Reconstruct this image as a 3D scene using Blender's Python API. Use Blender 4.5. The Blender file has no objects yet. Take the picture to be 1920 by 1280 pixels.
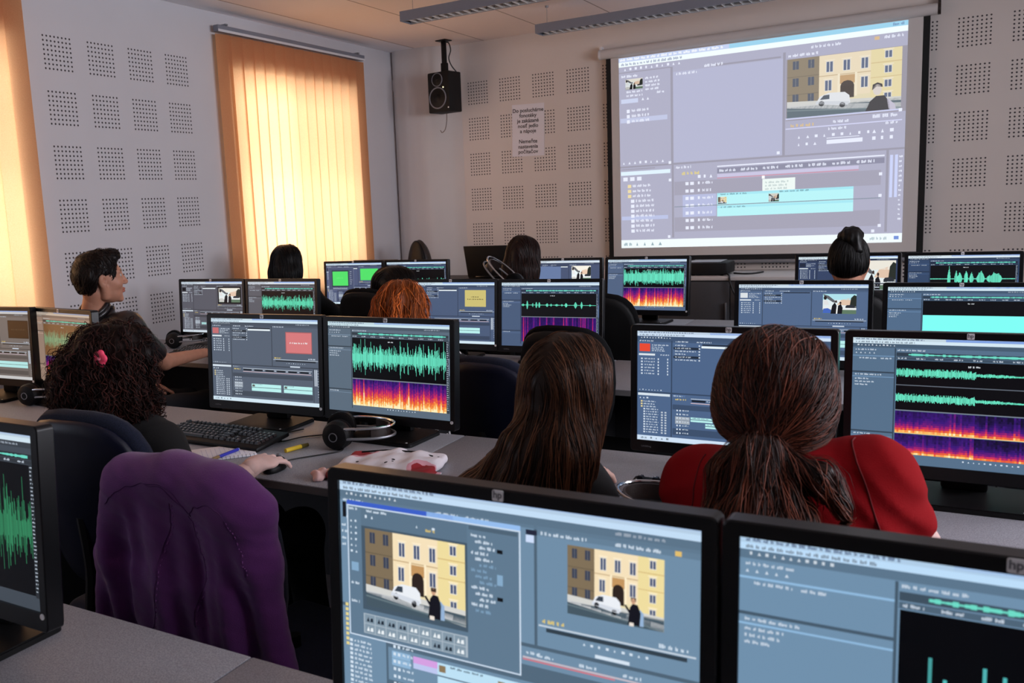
import bpy, bmesh, math, random, os
import numpy as np
from mathutils import Vector, Matrix
from math import sin, cos, pi, radians, sqrt
SC = bpy.context.scene
COL = SC.collection
RES = float(os.environ.get('SDF_RES', '1.0'))      # grid scale of the sculpted forms
rng = np.random.default_rng(7)

# ------------------------------------------------------------------ objects
def link(o, parent=None):
    COL.objects.link(o)
    if parent is not None:
        o.parent = parent
    return o

def thing(name, label, cat, loc=(0, 0, 0), rz=0.0, group=None):
    o = bpy.data.objects.new(name, None)
    o.empty_display_size = 0.05
    link(o)
    o.location = loc
    o.rotation_euler = (0, 0, rz)
    o['label'] = label
    o['category'] = cat
    if group:
        o['group'] = group
    return o

def tag(o, label, cat, group=None):
    o['label'] = label
    o['category'] = cat
    if group:
        o['group'] = group
    return o

def structure(o):
    o['kind'] = 'structure'
    return o

def from_bm(name, bm, mat, parent=None, smooth=False):
    me = bpy.data.meshes.new(name)
    bm.normal_update()
    bm.to_mesh(me)
    bm.free()
    return finish(name, me, mat, parent, smooth)

def finish(name, me, mat, parent=None, smooth=False):
    if mat is not None:
        for m in (mat if isinstance(mat, (list, tuple)) else [mat]):
            me.materials.append(m)
    if smooth:
        me.polygons.foreach_set('use_smooth', np.ones(len(me.polygons), dtype=bool))
        if smooth == 'auto':
            me.set_sharp_from_angle(angle=radians(35))
    o = bpy.data.objects.new(name, me)
    return link(o, parent)

def from_np(name, V, F, mat, parent=None, smooth=True, vcol=None):
    me = bpy.data.meshes.new(name)
    V = np.asarray(V, dtype=np.float32)
    F = np.asarray(F, dtype=np.int32)
    k = F.shape[1]
    me.vertices.add(len(V))
    me.vertices.foreach_set('co', V.ravel())
    me.loops.add(F.size)
    me.loops.foreach_set('vertex_index', F.ravel())
    me.polygons.add(len(F))
    me.polygons.foreach_set('loop_start', np.arange(len(F), dtype=np.int32) * k)
    me.update(calc_edges=True)
    if vcol is not None:
        a = me.color_attributes.new('tint', 'FLOAT_COLOR', 'POINT')
        c = np.ones((len(V), 4), dtype=np.float32)
        c[:, :3] = vcol
        a.data.foreach_set('color', c.ravel())
    return finish(name, me, mat, parent, smooth)

def copy_tree(o, parent=None):
    c = o.copy()
    COL.objects.link(c)
    if parent is not None:
        c.parent = parent
    for ch in list(o.children):
        copy_tree(ch, c)
    return c

# ------------------------------------------------------------------ bmesh shapes
def box(bm, x0, x1, y0, y1, z0, z1, bev=0.0, seg=2, M=None):
    vs = [bm.verts.new(p) for p in ((x0, y0, z0), (x1, y0, z0), (x1, y1, z0), (x0, y1, z0),
                                    (x0, y0, z1), (x1, y0, z1), (x1, y1, z1), (x0, y1, z1))]
    fs = [bm.faces.new([vs[i] for i in f]) for f in
          ((3, 2, 1, 0), (4, 5, 6, 7), (0, 1, 5, 4), (1, 2, 6, 5), (2, 3, 7, 6), (3, 0, 4, 7))]
    allv = set(vs)
    if bev > 0:
        es = {e for f in fs for e in f.edges}
        r = bmesh.ops.bevel(bm, geom=list(es), offset=bev, segments=seg, affect='EDGES', profile=0.5)
        allv = {v for f in r['faces'] for v in f.verts} | {v for v in allv if v.is_valid}
    if M is not None:
        for v in allv:
            if v.is_valid:
                v.co = M @ v.co
    return allv

def newbox(name, mat, parent, x0, x1, y0, y1, z0, z1, bev=0.0, seg=2, M=None, smooth=False):
    bm = bmesh.new()
    box(bm, x0, x1, y0, y1, z0, z1, bev, seg, M)
    return from_bm(name, bm, mat, parent, 'auto' if bev > 0 else smooth)

def tube(bm, pts, r, seg=8, caps=True):
    pts = [Vector(p) for p in pts]
    n = len(pts)
    rs = r if isinstance(r, (list, tuple)) else [r] * n
    t0 = (pts[1] - pts[0]).normalized()
    up = Vector((0, 0, 1)) if abs(t0.z) < .9 else Vector((1, 0, 0))
    nx = t0.cross(up).normalized()
    rings = []
    for i, p in enumerate(pts):
        t = (pts[min(i + 1, n - 1)] - pts[max(i - 1, 0)]).normalized()
        nx = (nx - t * nx.dot(t)).normalized()
        ny = t.cross(nx)
        rings.append([bm.verts.new(p + (nx * cos(2 * pi * k / seg) + ny * sin(2 * pi * k / seg)) * rs[i]) for k in range(seg)])
    for a, b in zip(rings, rings[1:]):
        for k in range(seg):
            bm.faces.new((a[k], a[(k + 1) % seg], b[(k + 1) % seg], b[k]))
    if caps:
        bm.faces.new(rings[0][::-1])
        bm.faces.new(rings[-1])

def newtube(name, mat, parent, pts, r, seg=8, label=None):
    bm = bmesh.new()
    tube(bm, pts, r, seg)
    return from_bm(name, bm, mat, parent, 'auto')

def spline(pts, n=8):
    """Catmull-Rom through the points"""
    P = [Vector(p) for p in pts]
    P = [P[0] * 2 - P[1]] + P + [P[-1] * 2 - P[-2]]
    out = []
    for i in range(1, len(P) - 2):
        a, b, c, d = P[i - 1:i + 3]
        for k in range(n):
            t = k / n
            out.append(0.5 * ((2 * b) + (c - a) * t + (2 * a - 5 * b + 4 * c - d) * t * t + (3 * b - a - 3 * c + d) * t ** 3))
    out.append(P[-2])
    return out

def lathe(bm, prof, seg=24, M=None):
    """prof: list of (r, z) turned about z"""
    rings = []
    for r, z in prof:
        if r < 1e-6:
            rings.append([bm.verts.new((0, 0, z))])
        else:
            rings.append([bm.verts.new((r * cos(2 * pi * k / seg), r * sin(2 * pi * k / seg), z)) for k in range(seg)])
    for a, b in zip(rings, rings[1:]):
        for k in range(seg):
            va = [a[0]] if len(a) == 1 else [a[k], a[(k + 1) % seg]]
            vb = [b[0]] if len(b) == 1 else [b[(k + 1) % seg], b[k]]
            if len(va) + len(vb) > 2:
                bm.faces.new(va + vb)
    if M is not None:
        for rg in rings:
            for v in rg:
                v.co = M @ v.co

def prism(bm, outline, z0, z1, M=None):
    """outline: list of (x, y) counter-clockwise, pulled from z0 to z1"""
    a = [bm.verts.new((x, y, z0)) for x, y in outline]
    b = [bm.verts.new((x, y, z1)) for x, y in outline]
    n = len(a)
    bm.faces.new(a[::-1])
    bm.faces.new(b)
    for i in range(n):
        bm.faces.new((a[i], a[(i + 1) % n], b[(i + 1) % n], b[i]))
    if M is not None:
        for v in a + b:
            v.co = M @ v.co

def rrect(w, h, r, n=5):
    """rounded rectangle outline centred on 0"""
    o = []
    for cx, cy, a0 in ((w / 2 - r, h / 2 - r, 0), (-w / 2 + r, h / 2 - r, 90), (-w / 2 + r, -h / 2 + r, 180), (w / 2 - r, -h / 2 + r, 270)):
        for k in range(n + 1):
            a = radians(a0 + 90 * k / n)
            o.append((cx + r * cos(a), cy + r * sin(a)))
    return o

def text_mesh(txt, size, bold=0.0, align='CENTER', spacing=1.0, extrude=0.0):
    cu = bpy.data.curves.new('lettering', 'FONT')
    cu.body = txt
    cu.size = size
    cu.align_x = align
    cu.align_y = 'CENTER'
    cu.offset = bold
    cu.space_line = spacing
    cu.extrude = extrude
    cu.resolution_u = 3
    o = bpy.data.objects.new('lettering', cu)
    COL.objects.link(o)
    dg = bpy.context.evaluated_depsgraph_get()
    me = bpy.data.meshes.new_from_object(o.evaluated_get(dg))
    bpy.data.objects.remove(o)
    bpy.data.curves.remove(cu)
    me.materials.clear()
    return me

# ------------------------------------------------------------------ materials
def lin(c):
    c = np.asarray(c, float) / 255.0
    return np.where(c <= 0.04045, c / 12.92, ((c + 0.055) / 1.055) ** 2.4)

def srgb(*c):
    return tuple(lin(c)) + (1.0,)

def mat(name, rgb, rough=0.6, metal=0.0, spec=0.5, noise=None, bump=None, emit=None, coat=0.0, sheen=0.0, tint=False):
    """noise = (scale, amount): slight tone variation in object space; bump = (scale, strength)"""
    m = bpy.data.materials.new(name)
    m.use_nodes = True
    nt = m.node_tree
    b = nt.nodes['Principled BSDF']
    col = srgb(*rgb)
    b.inputs['Base Color'].default_value = col
    b.inputs['Roughness'].default_value = rough
    b.inputs['Metallic'].default_value = metal
    b.inputs['Specular IOR Level'].default_value = spec
    b.inputs['Coat Weight'].default_value = coat
    b.inputs['Sheen Weight'].default_value = sheen
    tc = nt.nodes.new('ShaderNodeTexCoord')
    out = None
    if noise:
        n = nt.nodes.new('ShaderNodeTexNoise')
        n.inputs['Scale'].default_value = noise[0]
        n.inputs['Detail'].default_value = 4
        nt.links.new(tc.outputs['Object'], n.inputs['Vector'])
        mr = nt.nodes.new('ShaderNodeMapRange')
        mr.inputs['From Min'].default_value = 0.3
        mr.inputs['From Max'].default_value = 0.7
        mr.inputs['To Min'].default_value = 1 - noise[1]
        mr.inputs['To Max'].default_value = 1 + noise[1]
        nt.links.new(n.outputs['Fac'], mr.inputs['Value'])
        mx = nt.nodes.new('ShaderNodeVectorMath')
        mx.operation = 'SCALE'
        mx.inputs[0].default_value = col[:3]
        nt.links.new(mr.outputs['Result'], mx.inputs['Scale'])
        out = mx.outputs['Vector']
    if tint:
        at = nt.nodes.new('ShaderNodeVertexColor')
        at.layer_name = 'tint'
        mx = nt.nodes.new('ShaderNodeVectorMath')
        mx.operation = 'MULTIPLY'
        if out is None:
            mx.inputs[0].default_value = col[:3]
        else:
            nt.links.new(out, mx.inputs[0])
        nt.links.new(at.outputs['Color'], mx.inputs[1])
        out = mx.outputs['Vector']
    if out is not None:
        nt.links.new(out, b.inputs['Base Color'])
    if bump:
        n = nt.nodes.new('ShaderNodeTexNoise')
        n.inputs['Scale'].default_value = bump[0]
        n.inputs['Detail'].default_value = 3
        nt.links.new(tc.outputs['Object'], n.inputs['Vector'])
        bp = nt.nodes.new('ShaderNodeBump')
        bp.inputs['Strength'].default_value = bump[1]
        bp.inputs['Distance'].default_value = 0.002
        nt.links.new(n.outputs['Fac'], bp.inputs['Height'])
        nt.links.new(bp.outputs['Normal'], b.inputs['Normal'])
    if emit:
        b.inputs['Emission Color'].default_value = srgb(*emit[0])
        b.inputs['Emission Strength'].default_value = emit[1]
    return m

class NT:
    """small node-graph helper"""
    def __init__(s, m):
        s.nt = m.node_tree
    def math(s, op, a, b=None, c=None):
        n = s.nt.nodes.new('ShaderNodeMath')
        n.operation = op
        for i, v in enumerate((a, b, c)):
            if v is None:
                continue
            if isinstance(v, (int, float)):
                n.inputs[i].default_value = v
            else:
                s.nt.links.new(v, n.inputs[i])
        return n.outputs[0]
    def mix(s, fac, a, b):
        n = s.nt.nodes.new('ShaderNodeMix')
        n.data_type = 'RGBA'
        s.nt.links.new(fac, n.inputs['Factor'])
        for key, v in (('A', a), ('B', b)):
            sock = [i for i in n.inputs if i.name == key and i.type == 'RGBA'][0]
            if isinstance(v, tuple):
                sock.default_value = v
            else:
                s.nt.links.new(v, sock)
        return [o for o in n.outputs if o.type == 'RGBA'][0]

# ------------------------------------------------------------------ sculpted forms (signed distance fields)
BIG = 1e3
def smin(a, b, k):
    if k <= 0:
        return np.minimum(a, b)
    h = np.clip(0.5 + 0.5 * (b - a) / k, 0, 1)
    return b + (a - b) * h - k * h * (1 - h)

class Cone:
    def __init__(s, a, b, ra, rb, k=0.02, flat=None):
        s.a, s.b, s.ra, s.rb, s.k = np.array(a, float), np.array(b, float), ra, rb, k
        r = max(ra, rb)
        s.lo = np.minimum(s.a, s.b) - r
        s.hi = np.maximum(s.a, s.b) + r
    def d(s, P):
        ab = s.b - s.a
        t = np.clip(((P - s.a) @ ab) / max(ab @ ab, 1e-9), 0, 1)
        return np.sqrt((((P - s.a) - t[:, None] * ab) ** 2).sum(1)) - (s.ra + (s.rb - s.ra) * t)

class Ell:
    def __init__(s, c, r, k=0.02, R=None):
        s.c, s.r, s.k = np.array(c, float), np.array(r, float), k
        s.R = np.eye(3) if R is None else np.array(R)        # columns = local axes
        e = np.abs(s.R) @ s.r
        s.lo, s.hi = s.c - e, s.c + e
    def d(s, P):
        q = (P - s.c) @ s.R
        k0 = np.sqrt(((q / s.r) ** 2).sum(1))
        k1 = np.sqrt(((q / s.r ** 2) ** 2).sum(1))
        return k0 * (k0 - 1) / np.maximum(k1, 1e-9)

class RBox:
    def __init__(s, c, h, rad, k=0.02, R=None):
        s.c, s.h, s.rad, s.k = np.array(c, float), np.array(h, float), rad, k
        s.R = np.eye(3) if R is None else np.array(R)
        e = np.abs(s.R) @ s.h
        s.lo, s.hi = s.c - e, s.c + e
    def d(s, P):
        q = np.abs((P - s.c) @ s.R) - (s.h - s.rad)
        return np.sqrt((np.maximum(q, 0) ** 2).sum(1)) + np.minimum(q.max(1), 0) - s.rad

class Form:
    """smooth union of prims, then subtractions / clips / displacement"""
    def __init__(s, prims, cuts=(), clip=None, disp=None, grow=0.0):
        s.prims, s.cuts, s.clip, s.disp, s.grow = list(prims), list(cuts), clip, disp, grow
    def d(s, P):
        D = np.full(len(P), BIG)
        for p in s.prims:
            D = smin(D, p.d(P), p.k)
        D = D - s.grow
        for c in s.cuts:
            D = -smin(-D, c.d(P), c.k)
        if s.disp is not None:
            D = D + s.disp(P)
        if s.clip is not None:
            D = np.maximum(D, s.clip(P))
        return D
    def grad(s, P, e=1e-3):
        g = np.stack([s.d(P + np.eye(3)[i] * e) - s.d(P - np.eye(3)[i] * e) for i in range(3)], 1)
        return g / np.maximum(np.linalg.norm(g, axis=1, keepdims=True), 1e-9)
    def bounds(s):
        lo = np.min([p.lo for p in s.prims], axis=0) - s.grow
        hi = np.max([p.hi for p in s.prims], axis=0) + s.grow
        return lo, hi
    def mesh(s, res):
        res = res * RES
        lo, hi = s.bounds()
        pad = 3 * res + 0.012
        lo, hi = lo - pad, hi + pad
        n = np.ceil((hi - lo) / res).astype(int) + 1
        ax = [lo[i] + np.arange(n[i]) * res for i in range(3)]
        D = np.full(n, 0.5, dtype=np.float64)
        for p in s.prims:
            m = p.k + s.grow + 3 * res + 0.02
            i0 = np.maximum(np.floor((p.lo - m - lo) / res).astype(int), 0)
            i1 = np.minimum(np.ceil((p.hi + m - lo) / res).astype(int) + 1, n)
            sl = tuple(slice(a, b) for a, b in zip(i0, i1))
            G = np.stack(np.meshgrid(*[ax[i][sl[i]] for i in range(3)], indexing='ij'), -1).reshape(-1, 3)
            D[sl] = smin(D[sl], p.d(G).reshape(D[sl].shape), p.k)
        D -= s.grow
        near = np.abs(D) < 0.06
        idx = np.argwhere(near)
        if len(idx) and (s.cuts or s.disp is not None or s.clip is not None):
            P = lo + idx * res
            v = D[near]
            for c in s.cuts:
                v = -smin(-v, c.d(P), c.k)
            if s.disp is not None:
                v = v + s.disp(P)
            if s.clip is not None:
                v = np.maximum(v, s.clip(P))
            D[near] = v
            if s.clip is not None:          # inside far from the surface must follow the clip as well
                deep = D < -0.055
                idx = np.argwhere(deep)
                if len(idx):
                    D[deep] = np.maximum(D[deep], s.clip(lo + idx * res))
        return nets(D, lo, res)

def nets(D, lo, res):
    """naive surface nets -> (verts, quads)"""
    S = D < 0
    nx, ny, nz = D.shape
    c = np.zeros((nx - 1, ny - 1, nz - 1), dtype=np.int8)
    offs = [(i, j, k) for i in (0, 1) for j in (0, 1) for k in (0, 1)]
    for i, j, k in offs:
        c += S[i:nx - 1 + i, j:ny - 1 + j, k:nz - 1 + k]
    act = (c > 0) & (c < 8)
    idx = np.argwhere(act)
    if len(idx) == 0:
        return np.zeros((0, 3)), np.zeros((0, 4), int)
    acc = np.zeros((len(idx), 3))
    cnt = np.zeros(len(idx))
    val = {o: D[idx[:, 0] + o[0], idx[:, 1] + o[1], idx[:, 2] + o[2]] for o in offs}
    for a in offs:
        for ax_ in range(3):
            if a[ax_] == 0:
                b = list(a)
                b[ax_] = 1
                b = tuple(b)
                va, vb = val[a], val[b]
                m = (va < 0) != (vb < 0)
                t = np.where(m, va / np.where(m, va - vb, 1), 0)
                p = np.tile(np.array(a, float), (len(idx), 1))
                p[:, ax_] = t
                acc[m] += p[m]
                cnt[m] += 1
    V = lo + (idx + acc / cnt[:, None]) * res
    num = np.full(act.shape, -1, dtype=np.int64)
    num[act] = np.arange(len(idx))
    F = []
    for ax_ in range(3):
        u, w = (ax_ + 1) % 3, (ax_ + 2) % 3
        sa = [slice(0, n) for n in D.shape]
        sb = list(sa)
        sa[ax_] = slice(0, D.shape[ax_] - 1)
        sb[ax_] = slice(1, D.shape[ax_])
        A, B = S[tuple(sa)], S[tuple(sb)]
        for flip, m in ((False, A & ~B), (True, ~A & B)):
            e = np.argwhere(m)
            e = e[(e[:, u] > 0) & (e[:, w] > 0) & (e[:, u] < D.shape[u] - 1) & (e[:, w] < D.shape[w] - 1)]
            if not len(e):
                continue
            q = []
            for du, dw in ((-1, -1), (0, -1), (0, 0), (-1, 0)):
                g = e.copy()
                g[:, u] += du
                g[:, w] += dw
                q.append(num[g[:, 0], g[:, 1], g[:, 2]])
            q = np.stack(q, 1)
            F.append(q[:, ::-1] if flip else q)
    F = np.concatenate(F)
    return V, F

def merge(*vf):
    V, F, o = [], [], 0
    for v, f in vf:
        V.append(v)
        F.append(f + o)
        o += len(v)
    return np.concatenate(V), np.concatenate(F)

def main_piece(V, F):
    """keep the largest connected piece"""
    lab = np.arange(len(V))
    while True:
        m = lab[F].min(1)
        new = lab.copy()
        for k in range(F.shape[1]):
            np.minimum.at(new, F[:, k], m)
        new = new[new]
        if (new == lab).all():
            break
        lab = new
    ids, cnt = np.unique(lab, return_counts=True)
    keep = lab == ids[cnt.argmax()]
    F = F[keep[F].all(1)]
    idx = np.cumsum(keep) - 1
    return V[keep], idx[F]

def form_obj(name, form, res, mat_, parent=None):
    V, F = form.mesh(res)
    return from_np(name, V, F, mat_, parent)

def nrm(v):
    v = np.asarray(v, float)
    return v / max(np.linalg.norm(v), 1e-9)

def frame(fwd, up=(0, 0, 1)):
    """columns: right, forward, up"""
    f = nrm(fwd)
    r = nrm(np.cross(f, up))
    return np.stack([r, f, np.cross(r, f)], 1)
# ------------------------------------------------------------------ what the displays show
class UI:
    def __init__(s, seed=1, gain=1.0, cast=(1, 1, 1)):
        s.q, s.c, s.l = [], [], []
        s.layer = 0
        s.rs = random.Random(seed)
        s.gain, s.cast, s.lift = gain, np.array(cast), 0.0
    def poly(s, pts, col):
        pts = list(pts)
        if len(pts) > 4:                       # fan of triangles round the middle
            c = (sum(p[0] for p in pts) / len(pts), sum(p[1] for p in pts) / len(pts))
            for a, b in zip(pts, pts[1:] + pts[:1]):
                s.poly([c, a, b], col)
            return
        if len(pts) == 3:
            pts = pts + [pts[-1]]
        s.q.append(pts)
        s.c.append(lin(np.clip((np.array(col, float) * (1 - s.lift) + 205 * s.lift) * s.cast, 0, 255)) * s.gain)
        s.l.append(s.layer)
    def rect(s, x0, y0, x1, y1, col):
        s.poly([(x0, y0), (x1, y0), (x1, y1), (x0, y1)], col)
    def up(s):
        s.layer += 1
    def outline(s, x0, y0, x1, y1, col, t=0.004, ty=None):
        ty = ty or t * 1.6
        s.rect(x0, y0, x1, y0 + ty, col); s.rect(x0, y1 - ty, x1, y1, col)
        s.rect(x0, y0 + ty, x0 + t, y1 - ty, col); s.rect(x1 - t, y0 + ty, x1, y1 - ty, col)
    def words(s, x, y, w, h, col, word=0.03):
        """a line of small print: runs of tiny strokes"""
        e = x + w
        while x < e - 0.003:
            n = s.rs.randint(2, 6)
            for _ in range(n):
                cw = s.rs.uniform(0.0022, 0.0038) * (word / 0.03)
                if x + cw > e:
                    break
                t = s.rs.choice((0, 0, 0.25, 0.3))
                s.rect(x, y + h * t, x + cw * 0.72, y + h * s.rs.choice((1, 1, .85)), col)
                x += cw
            x += 0.005 * (word / 0.03)
    def lines(s, x, y, w, h, gap, n, col, ragged=0.5):
        for i in range(n):
            s.words(x, y + i * gap, w * (1 - ragged * s.rs.random()), h, col)
    def icons(s, x, y, n, step, sz, col):
        for i in range(n):
            k = s.rs.random()
            w = sz * s.rs.uniform(.6, 1.1)
            if k < .4:
                s.rect(x + i * step, y, x + i * step + w, y + sz * 1.4, col)
            else:
                s.poly([(x + i * step, y + sz * 1.5), (x + i * step + w * .5, y), (x + i * step + w, y + sz * 1.5)], col)
    def disc(s, cx, cy, rx, ry, col, n=14):
        for k in range(n // 2 - 1):
            a0, a1 = pi * k / (n // 2 - 1), pi * (k + 1) / (n // 2 - 1)
            s.poly([(cx - rx * sin(a0), cy - ry * cos(a0)), (cx - rx * sin(a1), cy - ry * cos(a1)),
                    (cx + rx * sin(a1), cy - ry * cos(a1)), (cx + rx * sin(a0), cy - ry * cos(a0))], col)
    def build(s, name, W, H, mt, parent, dy=0.0002):
        q = np.array(s.q, float)
        n = len(q)
        V = np.zeros((n, 4, 3))
        V[:, :, 0] = (q[:, :, 0] - 0.5) * W
        V[:, :, 2] = (0.5 - q[:, :, 1]) * H
        V[:, :, 1] = -np.array(s.l)[:, None] * dy
        # keep the winding facing the viewer (-y)
        F = np.arange(n * 4).reshape(n, 4)
        a = V[:, 1] - V[:, 0]
        b = V[:, 2] - V[:, 0]
        back = np.cross(a, b)[:, 1] > 0
        F[back] = F[back][:, ::-1]
        c = np.repeat(np.array(s.c), 4, axis=0)
        return from_np(name, V.reshape(-1, 3), F, mt, parent, False, c)

def wave(ui, x0, y0, x1, y1, amp=0.55, n=220, base=0.25, kind='music', col=(110, 240, 205), bg=(2, 3, 6), bottom=None, bursts=()):
    ui.rect(x0, y0, x1, y1, bg)
    ui.up()
    cy = (y0 + y1) / 2 if bottom is None else bottom
    hh = (y1 - y0) / 2
    r = ui.rs
    for i in range(n):
        u = i / n
        xa, xb = x0 + (x1 - x0) * u, x0 + (x1 - x0) * (u + 1.0 / n)
        if kind == 'music':
            env = .55 + .3 * abs(sin(u * 31 + 1.3)) + .3 * abs(sin(u * 77 + 2))
            e = base * .75 + .52 * env * r.random() ** 1.6
            if r.random() < .06:
                e = amp * r.uniform(.75, 1.25)
            lo = e * r.uniform(.6, 1.05)
        elif kind == 'speech':
            g = max(0, sin(u * 23) * sin(u * 7.3 + .6)) ** 1.5
            e = 0.03 + amp * g * r.uniform(.5, 1)
            lo = e
        elif kind == 'noise':
            f = 0.30 if u < .43 else (0.10 + .035 * sin((u - .43) * 20)) if u < .75 else .2
            e = f * r.uniform(.5, 1.25)
            lo = f * r.uniform(.5, 1.25)
        elif kind == 'spikes':
            e = 0.20 + .22 * r.random() ** 2
            if r.random() < .17:
                e = r.uniform(.44, .76)
            lo = e
        elif kind == 'bursts':
            e = .02
            for c, a, wd in bursts:
                e = max(e, a * max(0, 1 - abs(u - c) / wd) ** .7 * r.uniform(.7, 1))
            lo = e
        ui.rect(xa, cy - hh * min(e, .97 if kind != 'spikes' else 2), xb, cy + hh * min(lo, .97), np.array(col) * r.uniform(.8, 1.0))
        if r.random() < .06 and kind == 'music':
            ui.rect(xa, cy - hh * .3, xa + (xb - xa) * .5, cy + hh * .3, np.array(col) * .45)
    ui.up()

HEAT = [(0, (12, 6, 40)), (.28, (58, 20, 120)), (.45, (120, 25, 120)), (.62, (205, 45, 95)), (.78, (240, 110, 50)), (.92, (252, 190, 100)), (1, (255, 240, 190))]
def heat(t):
    t = min(max(t, 0), 1)
    for (a, ca), (b, cb) in zip(HEAT, HEAT[1:]):
        if t <= b:
            k = (t - a) / (b - a)
            return np.array(ca) * (1 - k) + np.array(cb) * k
    return np.array(HEAT[-1][1])

def spectro(ui, x0, y0, x1, y1, nx=70, ny=16, gain=1.0, stripes=False, curve=1.0):
    r = ui.rs
    for i in range(nx):
        u = i / nx
        colg = r.uniform(-.1, .1) + (.22 if r.random() < .12 else 0)
        if stripes:
            colg = -.28 + (.40 * r.random() if r.random() < .35 else 0)
        for j in range(ny):
            v = (j + .5) / ny
            t = (0.18 + 0.85 * v ** curve) * gain + colg * (1 if curve == 1 else .6) - (.10 if curve > 1 and .43 < u < .75 else 0) + r.uniform(-.06, .06)
            if stripes:
                t = .42 + .14 * v + colg * 1.0 + r.uniform(-.04, .04)
            ui.rect(x0 + (x1 - x0) * u, y0 + (y1 - y0) * j / ny, x0 + (x1 - x0) * (u + 1 / nx), y0 + (y1 - y0) * (j + 1) / ny, heat(t))
    ui.up()

def chrome_bars(ui, base, bar=(212, 232, 244), task=True, blue_from=.40):
    """window title, menu line and task bar"""
    ui.rect(0, 0, 1, 1, base)
    ui.up()
    ui.rect(0, 0, 1, .022, np.array(bar) * .93)
    ui.rect(blue_from, 0, 1, .020, np.array((126, 160, 226)))
    ui.rect(0, .022, 1, .046, bar)
    ui.rect(0, .046, 1, .078, np.array(base) * .82)
    if task:
        ui.rect(0, .957, 1, 1, bar)
    ui.up()
    ui.words(.012, .005, .30, .012, (80, 96, 130))
    ui.words(.012, .028, .26, .013, (110, 124, 140))
    ui.words(.80, .055, .12, .013, (165, 176, 190))
    ui.icons(.02, .053, 11, .016, .008, (205, 215, 225))
    if task:
        ui.words(.02, .970, .04, .018, (110, 126, 140))
        ui.icons(.075, .968, 4, .03, .012, (120, 136, 150))

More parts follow.
